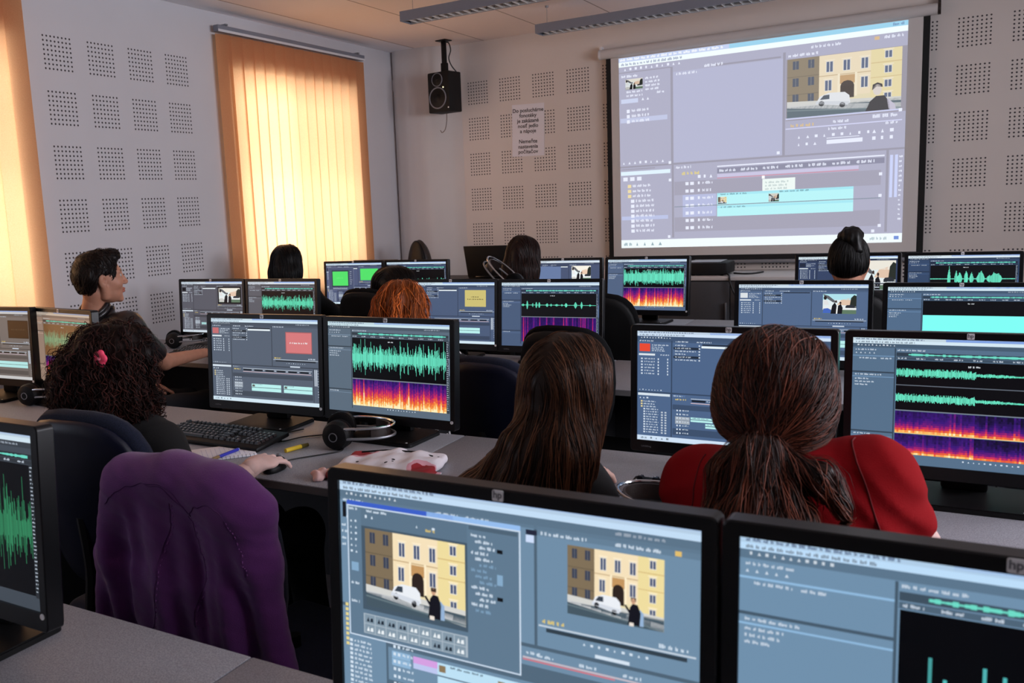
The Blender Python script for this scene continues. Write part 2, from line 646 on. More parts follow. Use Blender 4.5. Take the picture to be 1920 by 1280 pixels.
def scene_facade(ui, x0, y0, x1, y1, man='right', bright=1.0):
    """a pale three-storey building front with an arched gate, a white van and a man"""
    def X(u): return x0 + (x1 - x0) * u
    def Y(v): return y0 + (y1 - y0) * v
    def R(a, b, c, d, col): ui.rect(X(a), Y(b), X(c), Y(d), np.array(col) * bright)
    def PL(p, col): ui.poly([(X(u), Y(v)) for u, v in p], np.array(col) * bright)
    R(0, 0, 1, 1, (236, 222, 178)); ui.up()
    R(0, 0, .29, .80, (128, 112, 88)); R(.29, 0, .74, .70, (246, 226, 188)); R(.74, 0, 1, .80, (240, 222, 160)); ui.up()
    for v in (.30, .60):
        R(0, v, .29, v + .012, (104, 92, 74))
    R(.29, .335, .74, .35, (205, 176, 132)); R(.74, .21, 1, .225, (218, 190, 128)); R(.74, .45, 1, .462, (218, 190, 128))
    for a, b, w in ((.05, .04, 1), (.19, .04, 1), (.05, .33, 1), (.19, .33, 1), (.05, .6, 1), (.19, .6, 1)):
        R(a, b, a + .055, b + .14, (58, 66, 86)); R(a + .024, b, a + .031, b + .14, (120, 120, 120))
    for a, b in ((.355, .10), (.505, .10), (.66, .10), (.345, .41), (.66, .41), (.86, .27), (.86, .50), (.86, .03), (.86, .71)):
        h = .19 if a < .8 else .13
        R(a - .018, b - .022, a + .073, b - .008, (255, 240, 210)); R(a - .006, b, a + .061, b + h, (236, 232, 224))
    ui.up()
    for a, b in ((.355, .10), (.505, .10), (.66, .10), (.345, .41), (.66, .41), (.86, .27), (.86, .50), (.86, .03), (.86, .71)):
        h = .19 if a < .8 else .13
        R(a, b + .012, a + .024, b + h - .01, (70, 84, 118)); R(a + .031, b + .012, a + .055, b + h - .01, (70, 84, 118))
    R(.455, .33, .475, .72, (255, 240, 206)); R(.605, .33, .625, .72, (255, 240, 206)); R(.475, .36, .605, .50, (196, 150, 96)); ui.up()
    ui.disc(X(.54), Y(.54), (X(.06) - X(0)), (Y(.09) - Y(0)), np.array((46, 36, 32)) * bright)
    R(.48, .54, .60, .74, (46, 36, 32)); ui.up()
    # pavement, kerb and road
    PL([(0, .72), (1, .80), (1, .86), (0, .80)], (214, 214, 210))
    R(0, .82, 1, 1, (70, 88, 100)); PL([(0, .76), (0, .83), (1, 1.0), (1, .90)], (204, 206, 208)); ui.up()
    PL([(0, .86), (0, .88), (1, .99), (1, .97)], (104, 122, 130))
    # van
    PL([(.26, .80), (.30, .68), (.38, .63), (.52, .64), (.56, .70), (.57, .83), (.50, .86)], (236, 240, 246))
    ui.up()
    PL([(.26, .80), (.27, .755), (.56, .80), (.55, .86)], (214, 220, 230))
    PL([(.30, .735), (.335, .665), (.385, .66), (.385, .735)], (56, 66, 80))
    ui.disc(X(.315), Y(.80), X(.026) - X(0), Y(.045) - Y(0), np.array((28, 30, 34)) * bright)
    ui.disc(X(.50), Y(.85), X(.026) - X(0), Y(.045) - Y(0), np.array((28, 30, 34)) * bright)
    ui.up()
    if man == 'right':
        PL([(.64, .98), (.66, .74), (.69, .68), (.74, .69), (.77, .80), (.76, .98)], (20, 20, 30))
        PL([(.60, .72), (.62, .71), (.67, .80), (.66, .84)], (20, 20, 30))
        PL([(.76, .98), (.76, .74), (.80, .80), (.80, .98)], (150, 180, 214))
        ui.up()
        ui.disc(X(.695), Y(.645), X(.022) - X(0), Y(.042) - Y(0), np.array((206, 160, 130)) * bright)
        R(.67, .595, .722, .645, (22, 18, 20)); R(.655, .95, .70, 1.0, (235, 225, 215))
    else:
        PL([(.70, 1.0), (.74, .84), (.79, .76), (.86, .76), (.90, .86), (.91, 1.0)], (34, 32, 36))
        PL([(.90, 1.0), (.88, .80), (.95, .92), (.96, 1.0)], (196, 190, 214)); ui.up()
        ui.disc(X(.80), Y(.66), X(.038) - X(0), Y(.09) - Y(0), np.array((226, 214, 206)) * bright)
        PL([(.755, .66), (.76, .57), (.80, .54), (.84, .57), (.845, .62), (.79, .61)], (38, 34, 38))
    ui.up()

def scene_street(ui, x0, y0, x1, y1, tone=1.0, warm=1.0):
    """two people in black talking on a sunny street with trees"""
    def X(u): return x0 + (x1 - x0) * u
    def Y(v): return y0 + (y1 - y0) * v
    def R(a, b, c, d, col): ui.rect(X(a), Y(b), X(c), Y(d), np.array(col) * tone)
    def PL(p, col): ui.poly([(X(u), Y(v)) for u, v in p], np.array(col) * tone)
    R(0, 0, 1, 1, (225, 236, 238)); ui.up()
    R(0, 0, 1, .3, (176, 226, 236) if warm == 1 else (236, 232, 220))
    PL([(.42, .55), (.55, .3), (.8, .2), (1, .25), (1, .6)], (226, 196, 172)); ui.up()
    PL([(.8, .65), (.84, .2), (.93, .05), (1, .1), (1, .7)], (40, 46, 40)); PL([(0, .0), (.18, .1), (.45, .45), (.3, .42), (.05, .15)], (96, 98, 104))
    R(0, .62, 1, .8, (232, 236, 236)); R(0, .8, 1, 1, (96, 122, 100)); ui.up()
    PL([(0, .98), (.02, .75), (.15, .72), (.25, .8), (.24, .98)], (70, 104, 190) if warm == 1 else (200, 200, 196))
    PL([(.24, 1), (.28, .6), (.36, .42), (.42, .6), (.40, 1)], (20, 20, 26)); PL([(.44, 1), (.46, .6), (.54, .5), (.6, .7), (.58, 1)], (20, 20, 26))
    PL([(.40, 1), (.41, .6), (.46, .6), (.44, 1)], (238, 240, 240))
    ui.disc(X(.07), Y(.2), X(.05) - X(0), Y(.1) - Y(0), np.array((40, 36, 36)) * tone)
    PL([(.03, .55), (.04, .3), (.12, .3), (.2, .55)], (226, 226, 226)); ui.up()
    ui.disc(X(.40), Y(.38), X(.03) - X(0), Y(.06) - Y(0), np.array((60, 44, 40)) * tone)
    ui.disc(X(.53), Y(.45), X(.03) - X(0), Y(.06) - Y(0), np.array((60, 44, 40)) * tone)
    PL([(.68, .62), (.72, .56), (.9, .54), (.96, .62), (.95, .7), (.68, .7)], (44, 48, 56)); ui.up()

def transport(ui, x0, x1, y, base, W=(214, 226, 240)):
    """time code line, scrub bar and playback buttons below a picture"""
    ui.words(x0 + .01, y, .06, .016, (232, 206, 110), .036)
    ui.words(x1 - .085, y, .07, .016, W, .036)
    ui.rect(x0, y + .024, x1, y + .031, np.array(W) * .92)
    ui.rect(x0 + .02, y + .034, x1 - .02, y + .050, np.array(base) * .45)
    ui.icons(x0 + (x1 - x0) * .30, y + .062, 9, (x1 - x0) * .05, .007, W)
    ui.rect(x0 + (x1 - x0) * .38, y + .098, x0 + (x1 - x0) * .60, y + .112, W)

def premiere(ui, base, preview=None, pv=(.70, .14, .95, .40), white_bar=True, clips=((.30, .74, .84, .83),), task=True, thumb=None, effects=6, bar=(212, 232, 244)):
    """a video-editing desktop: source list, effect column, programme picture, bins and time line"""
    base = np.array(base, float)
    W = (206, 218, 232)
    ui_dark = base * .70
    chrome_bars(ui, base, bar, task)
    # panel seams
    for x0, y0, x1, y1 in ((.190, .08, .197, .55), (.575, .08, .582, .55), (0, .55, 1, .562), (.190, .562, .197, .955), (.945, .562, .951, .955)):
        ui.rect(x0, y0, x1, y1, ui_dark)
    ui.rect(0, .078, .19, .098, base * .86); ui.rect(.197, .078, .575, .098, base * .86); ui.rect(.582, .078, 1, .098, base * .9)
    ui.up()
    for x, w in ((.012, .08), (.215, .07), (.33, .08), (.59, .10)):
        ui.words(x, .083, w, .012, W)
    # source column
    ui.rect(.012, .115, .072, .185, base * .6 if thumb is None else thumb)
    ui.words(.082, .12, .10, .012, W); ui.lines(.082, .14, .09, .010, .016, 3, W)
    ui.rect(.008, .205, .10, .222, (224, 232, 238)); ui.words(.13, .208, .05, .011, W)
    for i in range(6):
        y = .245 + i * .027
        ui.rect(.02, y, .03, y + .014, W); ui.words(.04, y, .06, .012, W)
        ui.rect(.115, y, .122, y + .016, W); ui.rect(.168, y, .174, y + .016, W)
    ui.icons(.012, .53, 8, .017, .007, W)
    # effect column
    for i in range(effects):
        y = .115 + i * .026
        if i in (1, 4):
            ui.rect(.203, y - .004, .345, y + .018, base * .45)
        ui.words(.212, y, .06 + .03 * (i % 3), .012, W); ui.rect(.34, y, .348, y + .012, W)
    ui.rect(.36, .105, .565, .118, base * .45)
    if white_bar:
        ui.rect(.355, .122, .565, .140, (232, 242, 246))
    # programme
    if preview:
        ui.up(); preview(ui, *pv)
    transport(ui, .59, .99, .445, base, W)
    # bins
    ui.rect(.004, .566, .185, .588, (214, 226, 236))
    ui.icons(.012, .602, 3, .02, .010, W)
    for i in range(13):
        y = .635 + i * .0235
        ind = .02 if i < 3 else .035
        ui.rect(ind, y, ind + .010, y + .014, (232, 214, 150) if i < 3 else W); ui.words(ind + .016, y, .07, .012, W)
        if i > 3:
            ui.rect(.135, y, .146, y + .014, np.array(W) * .9); ui.rect(.155, y, .166, y + .014, np.array(W) * .9)
    # time line
    ui.rect(.20, .568, .27, .585, base * 1.12); ui.words(.205, .571, .05, .012, W)
    ui.words(.215, .600, .06, .014, (230, 206, 116), .036)
    ui.rect(.30, .592, .935, .598, np.array(W) * .95)
    for i in range(6):
        x = .305 + i * .105
        ui.rect(x, .604, x + .075, .622, base * .32); ui.words(x + .082, .606, .02, .012, W)
    ui.rect(.30, .630, .93, .638, np.array((200, 180, 190)))
    ui.rect(.20, .655, .94, .70, base * .78); ui.rect(.20, .87, .94, .93, base * .78)
    ui.up()
    for i in range(7):
        y = .70 + i * .034
        on = i in (2, 3)
        if on:
            ui.rect(.215, y - .006, .295, y + .026, np.array(W) * .78)
            ui.up()
        ui.rect(.222, y, .230, y + .014, W); ui.rect(.238, y, .246, y + .014, W); ui.words(.255, y, .035, .012, W)
    for a, b, c, d in clips:
        ui.rect(a, b, c, d, (186, 240, 238)); ui.up()
        ui.rect(a, (b + d) / 2 - .003, c, (b + d) / 2 + .003, base * .8)
        ui.rect(a + .006, b + .012, a + .03, (b + d) / 2 - .008, (96, 100, 96)); ui.words(a + .01, b + .003, .09, .008, base)
    ui.rect(.957, .572, .965, .76, (206, 216, 228)); ui.rect(.972, .572, .980, .76, (206, 216, 228)); ui.lines(.985, .58, .012, .008, .03, 11, W)

def audition(ui, base, kind='music', split=.62, wave_kw=None, spec=True, two=False, task=False, bar=(212, 232, 244), left=.20, stripes=False, spec_gain=1.0):
    """a sound-editing desktop: file column at the left, wave form above, frequency picture below"""
    base = np.array(base, float)
    W = (206, 218, 232)
    chrome_bars(ui, base, bar, task)
    ui.rect(left, .08, left + .006, .96, base * .62); ui.rect(0, .27, left, .282, base * .62); ui.rect(0, .75, left, .762, base * .62)
    ui.up()
    ui.words(.012, .09, .10, .012, W); ui.icons(.012, .115, 5, .02, .008, W); ui.rect(0, .142, left, .150, base * 1.3)
    ui.words(.03, .158, .08, .012, W); ui.words(.125, .158, .05, .012, W)
    ui.words(.012, .29, .12, .012, W); ui.rect(0, .310, left, .317, base * 1.3); ui.lines(.012, .325, .10, .012, .024, 3, W)
    ui.words(.012, .77, .08, .012, W); ui.rect(.0, .79, left, .795, base * 1.3)
    ui.words(left + .012, .088, .12, .012, W)
    ui.rect(left + .008, .112, .985, .142, base * .55); ui.up()
    n = 60
    for i in range(n):
        x = left + .06 + (.985 - left - .08) * i / n
        e = .010 * ui.rs.uniform(.3, 1)
        ui.rect(x, .127 - e, x + (.92 - left) / n, .127 + e, (110, 220, 200))
    ui.rect(left + .008, .146, .985, .168, base * .7); ui.up()
    for i in range(10):
        x = left + .015 + (.97 - left) * i / 10
        ui.words(x, .151, .04, .012, W)
    x0, x1 = left + .010, .968
    kw = wave_kw or {}
    if two:
        wave(ui, x0, .172, x1, .365, kind=kind, **kw); ui.rect(x0, .365, x1, .372, (96, 104, 116)); wave(ui, x0, .372, x1, .565, kind=kind, **kw)
        ui.rect(x0, .565, x1, .572, (120, 128, 140))
        spectro(ui, x0, .575, x1, .745, 90, 10, .95, False, 2.6); ui.rect(x0, .745, x1, .752, (250, 200, 120)); spectro(ui, x0, .757, x1, .92, 90, 10, .95, False, 2.6)
    else:
        wave(ui, x0, .172, x1, split, kind=kind, **kw)
        if spec:
            ui.rect(x0, split, x1, split + .012, (120, 128, 140))
            spectro(ui, x0, split + .012, x1, .925, 84, 18, spec_gain, stripes)
    ui.words(x0 + .3, .20, .05, .014, (214, 220, 226), .036); ui.up()
    ui.rect(x1, .17, .992, .925, base * .62); ui.up()
    ui.lines(x1 + .004, .18, .016, .008, .022, 33, W, 0)
    ui.rect(x1 + .018, .35, .996, .53, base * 1.25)
    ui.icons(left + .30, .938, 11, .022, .008, W)

def card(col, txt_col=(240, 240, 240)):
    def f(ui, x0, y0, x1, y1):
        ui.rect(x0, y0, x1, y1, np.array(col) * .8); ui.up()
        ui.rect(x0 + .006, y0 + .01, x1 - .006, y1 - .01, col); ui.up()
        w = x1 - x0
        ui.words(x0 + w * .16, (y0 + y1) / 2 - .008, w * .7, .020, txt_col, .05)
    return f
def card_pair(col):
    def f(ui, x0, y0, x1, y1):
        ui.rect(x0, y0, x1, y1, col); ui.up()
        w = x1 - x0
        ui.words(x0 + w * .3, y0 + (y1 - y0) * .38, w * .4, .016, (40, 36, 26), .04)
        ui.words(x0 + w * .12, y0 + (y1 - y0) * .52, w * .76, .016, (40, 36, 26), .04)
    return f
def street(tone=1.0, warm=1, frame_=0):
    def f(ui, x0, y0, x1, y1):
        if frame_:
            ui.rect(x0 - .02, y0 - .03, x1 + .02, y1 + .03, (14, 14, 18)); ui.up()
        scene_street(ui, x0, y0, x1, y1, tone, warm)
    return f

BLUE = (94, 118, 142)
SLATE = (84, 96, 116)
STEEL = (92, 110, 136)
def ui_facade():                       # nearest display: picture window over the editor
    ui = UI(3, 1.0)
    base = np.array((112, 142, 168), float)
    W = (214, 228, 242)
    chrome_bars(ui, base, (196, 222, 246), False, .30)
    ui.rect(0, .078, 1, .092, base * .86); ui.rect(.60, .092, 1, .115, base * .9)
    ui.rect(.592, .08, .60, .57, base * .7); ui.rect(0, .57, 1, .585, base * .7); ui.rect(.145, .585, .152, 1, base * .72)
    ui.up()
    ui.words(.01, .083, .07, .012, W); ui.words(.31, .083, .07, .012, W); ui.words(.40, .083, .07, .012, W)
    ui.words(.61, .098, .12, .014, W); ui.words(.80, .098, .11, .014, W); ui.rect(.94, .093, .955, .112, (226, 190, 110))
    ui.icons(.02, .15, 1, .02, .014, W); ui.rect(.008, .10, .020, .17, (20, 22, 30)); ui.lines(.004, .20, .02, .012, .03, 4, W)
    for i in range(9):
        ui.rect(.010, .57 + i * .023, .020, .584 + i * .023, (232, 214, 140))
    for i in range(13):
        ui.rect(.022, .735 + i * .021, .032, .748 + i * .021, W); ui.words(.038, .735 + i * .021, .06, .012, W)
    ui.rect(.57, .098, .60, .118, (36, 40, 60)); ui.rect(.57, .120, .592, .150, (206, 222, 250))
    # programme picture at the right
    scene_facade(ui, .680, .134, .916, .410)
    transport(ui, .604, .99, .455, base, W)
    # time line
    ui.words(.57, .60, .04, .013, W); ui.rect(.56, .625, .99, .632, (200, 190, 200)); ui.rect(.56, .634, .80, .640, (214, 120, 130))
    for i in range(4):
        ui.words(.60 + i * .11, .605, .045, .013, W)
    ui.rect(.152, .66, .99, .73, base * .74); ui.rect(.152, .88, .99, .98, base * .74); ui.up()
    for i in range(8):
        y = .715 + i * .034
        if i in (1, 2):
            ui.rect(.165, y - .006, .225, y + .026, base * 1.28); ui.up()
        ui.rect(.170, y, .178, y + .014, W); ui.rect(.184, y, .192, y + .014, W); ui.words(.20, y, .035, .012, W)
    ui.rect(.234, .745, .31, .775, (214, 160, 226)); ui.rect(.234, .775, .31, .80, (190, 200, 240)); ui.rect(.31, .745, .99, .86, (190, 226, 246)); ui.up()
    ui.rect(.31, .80, .99, .806, base * .8); ui.rect(.315, .755, .335, .785, (140, 120, 90)); ui.rect(.49, .76, .51, .79, (140, 130, 100)); ui.words(.35, .75, .10, .010, base * .7); ui.up()
    # floating title window
    x0, y0, x1, y1 = .024, .088, .556, .712
    ui.rect(x0, y0, x1, y1, (206, 222, 240)); ui.up()
    ui.rect(x0, y0, x0 + .34, y0 + .020, (60, 96, 200)); ui.rect(x0 + .26, y0, x1, y0 + .020, (150, 190, 240)); ui.rect(x0 + .004, y0 + .026, x1 - .004, y1 - .006, base * .86); ui.up()
    ui.rect(.072, .114, .405, .196, base * .82); ui.rect(.072, .196, .405, .58, base * .62); ui.rect(.410, .118, .548, .135, base * .7); ui.up()
    ui.words(.09, .120, .07, .012, W); ui.icons(.085, .145, 2, .02, .010, W); ui.words(.28, .165, .03, .012, (226, 200, 110)); ui.icons(.25, .155, 2, .05, .008, W)
    ui.words(.03, .118, .03, .012, W)
    for i in range(6):
        for j in range(2):
            ui.icons(.034 + j * .016, .175 + i * .028, 1, .02, .007, W)
    ui.rect(.036, .37, .060, .41, base * 1.2); ui.words(.034, .46, .03, .012, W); ui.words(.034, .545, .03, .012, W)
    scene_facade(ui, .084, .206, .398, .560)
    ui.rect(.074, .598, .404, .690, (170, 184, 196)); ui.up()
    for i in range(9):
        for j in range(2):
            xa, ya = .078 + i * .036, .602 + j * .044
            ui.rect(xa, ya, xa + .033, ya + .040, (132, 152, 168)); ui.up()
            k = ui.rs.random()
            cc = (236, 242, 246) if k < .72 else (34, 46, 60)
            ui.poly([(xa + .006, ya + .032), (xa + .012, ya + .010), (xa + .016, ya + .032)], cc)
            ui.poly([(xa + .018, ya + .032), (xa + .020, ya + .016), (xa + .027, ya + .014), (xa + .028, ya + .032)], cc)
    for i in range(14):
        y = .128 + i * .0245
        k = ui.rs.random()
        ui.words(.418 + .012 * (i % 3), y + .02, .05, .014, W if (i < 5 or 8 < i < 13) else base * 1.15)
    for y in (.20, .40):
        ui.rect(.492, y, .508, y + .016, (16, 18, 24))
    ui.rect(.492, .305, .508, .35, base * 1.2)
    return ui

def ui_projected():
    ui = UI(11, 1.0)
    base = np.array((178, 178, 200), float)
    W = (236, 240, 255)
    D = (160, 158, 174)
    ui.rect(0, 0, 1, 1, base); ui.up()
    ui.rect(0, 0, .42, .022, (198, 212, 244)); ui.rect(.42, 0, 1, .022, (160, 214, 240)); ui.rect(0, .022, 1, .047, (244, 254, 255)); ui.rect(0, .957, 1, 1, (244, 253, 255))
    ui.rect(.213, .102, .607, .56, (184, 186, 212)); ui.rect(.618, .11, 1, .40, (160, 156, 168)); ui.rect(.215, .66, .93, .73, (168, 166, 184)); ui.rect(.215, .845, .93, .92, (168, 166, 184))
    for x0, y0, x1, y1 in ((.203, .075, .212, .565), (.607, .075, .616, .565), (0, .563, 1, .572), (.205, .572, .213, .95), (.945, .572, .953, .95)):
        ui.rect(x0, y0, x1, y1, D)
    ui.rect(0, .074, .203, .079, D); ui.rect(.37, .09, .60, .098, D)
    ui.up()
    ui.words(.005, .004, .40, .013, (250, 252, 255), .04); ui.words(.01, .028, .24, .013, (150, 160, 190)); ui.words(.955, .004, .035, .013, (120, 150, 190))
    ui.icons(.022, .054, 11, .021, .009, W); ui.words(.70, .058, .10, .014, W); ui.words(.93, .055, .06, .014, W); ui.rect(.90, .055, .915, .07, (220, 190, 150))
    ui.words(.01, .090, .07, .013, W); ui.words(.33, .083, .07, .014, W); ui.words(.225, .108, .08, .013, W); ui.words(.625, .088, .10, .014, W)
    scene_street(ui, .026, .112, .095, .165, .95, 0); ui.lines(.105, .110, .065, .011, .019, 4, W, .2); ui.words(.03, .172, .065, .011, W); ui.words(.03, .192, .065, .011, W); ui.words(.15, .186, .035, .013, W)
    ui.rect(.008, .213, .076, .235, (206, 214, 240)); ui.icons(.09, .213, 2, .02, .009, W); ui.rect(.004, .312, .19, .336, (196, 202, 230)); ui.up()
    for i in range(3):
        ui.rect(.03, .268 + i * .027, .042, .286 + i * .027, W); ui.words(.05, .268 + i * .027, .07, .014, W)
    ui.icons(.012, .540, 8, .022, .009, W)
    ui.lift = .28; scene_facade(ui, .622, .112, .985, .388, 'bust', 1.0); ui.lift = 0
    ui.rect(.618, .388, .99, .395, (206, 210, 240)); ui.words(.635, .418, .08, .015, (226, 196, 140), .04); ui.words(.90, .405, .08, .016, W, .04); ui.words(.775, .415, .05, .013, W)
    ui.rect(.618, .436, .99, .441, (214, 216, 246)); ui.words(.76, .446, .06, .013, W); ui.words(.94, .440, .045, .013, W)
    ui.icons(.66, .475, 9, .028, .009, W); ui.icons(.90, .473, 3, .027, .011, W); ui.icons(.90, .505, 3, .027, .011, W); ui.rect(.755, .505, .87, .524, (236, 240, 255)); ui.rect(.755, .495, .86, .498, W); ui.icons(.66, .51, 3, .026, .009, W)
    ui.rect(.003, .592, .200, .612, (226, 244, 255)); ui.rect(.003, .578, .14, .583, D)
    for i in range(3):
        ui.rect(.012 + i * .028, .622, .030 + i * .028, .642, W)
    ui.rect(.004, .830, .19, .850, (190, 198, 232)); ui.up()
    for i in range(10):
        y = .662 + i * .0265
        ind = .03 if i < 3 else .042
        ui.rect(ind, y, ind + .014, y + .017, (240, 222, 170) if i < 3 else W); ui.words(ind + .02, y, .075, .014, W)
    ui.words(.222, .580, .06, .014, W); ui.words(.245, .612, .07, .016, (232, 214, 130), .04); ui.icons(.305, .632, 3, .022, .011, W)
    ui.rect(.377, .592, .94, .598, W); ui.rect(.377, .604, .94, .630, (146, 146, 168)); ui.rect(.377, .634, .86, .650, (204, 200, 228)); ui.rect(.377, .652, .86, .656, (214, 150, 170)); ui.up()
    for i in range(7):
        ui.words(.385 + i * .078, .610, .06, .014, W)
    for i in range(7):
        y = .665 + i * .038
        if 2 <= i <= 4:
            ui.rect(.247, y - .01, .373, y + .028, (186, 192, 226)); ui.up()
        ui.rect(.258, y, .270, y + .016, W); ui.rect(.276, y, .290, y + .016, W); ui.rect(.305, y, .312, y + .014, W); ui.words(.322, y, .04, .014, W)
    ui.rect(.377, .730, .845, .848, (188, 246, 250)); ui.up()
    ui.rect(.215, .788, .93, .792, (140, 150, 166)); ui.rect(.377, .730, .845, .742, (170, 234, 246)); ui.rect(.377, .795, .845, .806, (170, 234, 246))
    scene_facade(ui, .380, .750, .412, .785); scene_street(ui, .562, .745, .598, .785, .9, 0)
    ui.words(.39, .733, .10, .008, (120, 160, 170)); ui.words(.39, .798, .09, .008, (120, 160, 170)); ui.words(.60, .733, .10, .008, (120, 160, 170))
    ui.rect(.540, .672, .653, .730, (240, 250, 246)); ui.up(); ui.lines(.55, .684, .09, .010, .016, 3, (190, 206, 206), .2)
    ui.rect(.538, .655, .548, .670, (255, 255, 255))
    ui.rect(.957, .595, .966, .79, (206, 214, 250)); ui.rect(.972, .595, .981, .79, (206, 214, 250)); ui.lines(.985, .60, .012, .009, .022, 14, W, .1)
    for x, y in ((.20, .56), (.20, .65), (.195, .945), (.93, .68), (.93, .78), (.93, .92), (.91, .945), (.595, .55), (.985, .395)):
        ui.rect(x - .006, y - .008, x + .004, y + .006, W)
    ui.words(.012, .972, .035, .016, (140, 170, 180), .04); ui.icons(.062, .970, 4, .03, .012, (150, 176, 186)); ui.words(.90, .973, .06, .014, (170, 190, 200)); ui.rect(.975, .970, .99, .986, (120, 150, 220))
    return ui
# ------------------------------------------------------------------ materials
M = {}
def screen_material():
    m = bpy.data.materials.new('display_light')
    m.use_nodes = True
    nt = m.node_tree
    b = nt.nodes['Principled BSDF']
    at = nt.nodes.new('ShaderNodeVertexColor')
    at.layer_name = 'tint'
    b.inputs['Base Color'].default_value = (0.01, 0.01, 0.012, 1)
    b.inputs['Roughness'].default_value = 0.38
    b.inputs['Specular IOR Level'].default_value = 0.18
    nt.links.new(at.outputs['Color'], b.inputs['Emission Color'])
    b.inputs['Emission Strength'].default_value = 1.0
    return m

def wall_material(name, rgb, axis, u0, z0, umin, umax, pitch=0.02514, per=0.3, rows=9, u_skip=None):
    """painted wall; blocks of 8 x 8 round perforations every 30 cm. axis 0 = runs along x, 1 = along y"""
    m = bpy.data.materials.new(name)
    m.use_nodes = True
    nt = m.node_tree
    b = nt.nodes['Principled BSDF']
    b.inputs['Roughness'].default_value = 0.85
    b.inputs['Specular IOR Level'].default_value = 0.2
    h = NT(m)
    g = nt.nodes.new('ShaderNodeNewGeometry')
    s = nt.nodes.new('ShaderNodeSeparateXYZ')
    nt.links.new(g.outputs['Position'], s.inputs[0])
    u, z = s.outputs[axis], s.outputs[2]
    def cell(v, sign, o):
        a = h.math('MULTIPLY_ADD', v, sign / per, -sign * o / per + 0.5 * pitch / per)
        blk = h.math('FLOOR', a)
        f = h.math('MULTIPLY', h.math('SUBTRACT', a, blk), per / pitch)      # in hole pitches
        inside = h.math('LESS_THAN', f, 8.0)
        d = h.math('SUBTRACT', h.math('SUBTRACT', f, h.math('FLOOR', f)), 0.5)
        return blk, inside, d
    bu, iu, du = cell(u, 1, u0)
    bz, iz, dz = cell(z, -1, z0)
    r = h.math('SQRT', h.math('ADD', h.math('MULTIPLY', du, du), h.math('MULTIPLY', dz, dz)))
    hole = h.math('LESS_THAN', r, 0.225)
    ok = h.math('MULTIPLY', h.math('GREATER_THAN', u, umin), h.math('LESS_THAN', u, umax))
    ok = h.math('MULTIPLY', ok, h.math('MULTIPLY', h.math('GREATER_THAN', bz, -0.5), h.math('LESS_THAN', bz, rows - 0.5)))
    mask = h.math('MULTIPLY', h.math('MULTIPLY', iu, iz), h.math('MULTIPLY', hole, ok))
    n = nt.nodes.new('ShaderNodeTexNoise')
    n.inputs['Scale'].default_value = 3.0
    n.inputs['Detail'].default_value = 5
    nt.links.new(g.outputs['Position'], n.inputs['Vector'])
    c = np.array(srgb(*rgb))
    base = h.mix(n.outputs['Fac'], tuple(c * np.array([.96, .96, .96, 1])), tuple(np.minimum(c * np.array([1.04, 1.04, 1.04, 1]), 1)))
    nt.links.new(h.mix(mask, base, srgb(70, 65, 68)), b.inputs['Base Color'])
    return m

def ceiling_material():
    m = bpy.data.materials.new('ceiling_tiles')
    m.use_nodes = True
    nt = m.node_tree
    b = nt.nodes['Principled BSDF']
    b.inputs['Roughness'].default_value = 0.9
    h = NT(m)
    g = nt.nodes.new('ShaderNodeNewGeometry')
    s = nt.nodes.new('ShaderNodeSeparateXYZ')
    nt.links.new(g.outputs['Position'], s.inputs[0])
    def line(v, o, w, per=0.6):
        f = h.math('FRACT', h.math('MULTIPLY_ADD', v, 1 / per, -o / per + 0.5))
        return h.math('LESS_THAN', h.math('ABSOLUTE', h.math('SUBTRACT', f, 0.5)), w / per)
    tile = h.math('GREATER_THAN', s.outputs[0], 0.255)
    a = h.math('MULTIPLY', line(s.outputs[0], 0.262, 0.005), tile)
    c = h.math('MULTIPLY', line(s.outputs[1], -0.32, 0.004), tile)
    n = nt.nodes.new('ShaderNodeTexNoise')
    n.inputs['Scale'].default_value = 120
    nt.links.new(g.outputs['Position'], n.inputs['Vector'])
    base = h.mix(n.outputs['Fac'], srgb(236, 222, 216), srgb(244, 232, 226))
    base = h.mix(tile, srgb(240, 240, 244), base)
    base = h.mix(a, base, srgb(160, 142, 134))
    base = h.mix(h.math('MULTIPLY', c, 0.5), base, srgb(235, 226, 220))
    nt.links.new(base, b.inputs['Base Color'])
    return m

def speckle_material(name, rgb, scale=420, amt=.10, rough=.45):
    m = bpy.data.materials.new(name)
    m.use_nodes = True
    nt = m.node_tree
    b = nt.nodes['Principled BSDF']
    b.inputs['Roughness'].default_value = rough
    h = NT(m)
    tc = nt.nodes.new('ShaderNodeTexCoord')
    n = nt.nodes.new('ShaderNodeTexNoise')
    n.inputs['Scale'].default_value = scale
    n.inputs['Detail'].default_value = 2
    nt.links.new(tc.outputs['Object'], n.inputs['Vector'])
    mr = nt.nodes.new('ShaderNodeMapRange')
    mr.inputs['From Min'].default_value = .35
    mr.inputs['From Max'].default_value = .65
    nt.links.new(n.outputs['Fac'], mr.inputs['Value'])
    c = np.array(rgb, float)
    nt.links.new(h.mix(mr.outputs['Result'], srgb(*(c * (1 - amt))), srgb(*(c * (1 + amt)))), b.inputs['Base Color'])
    return m

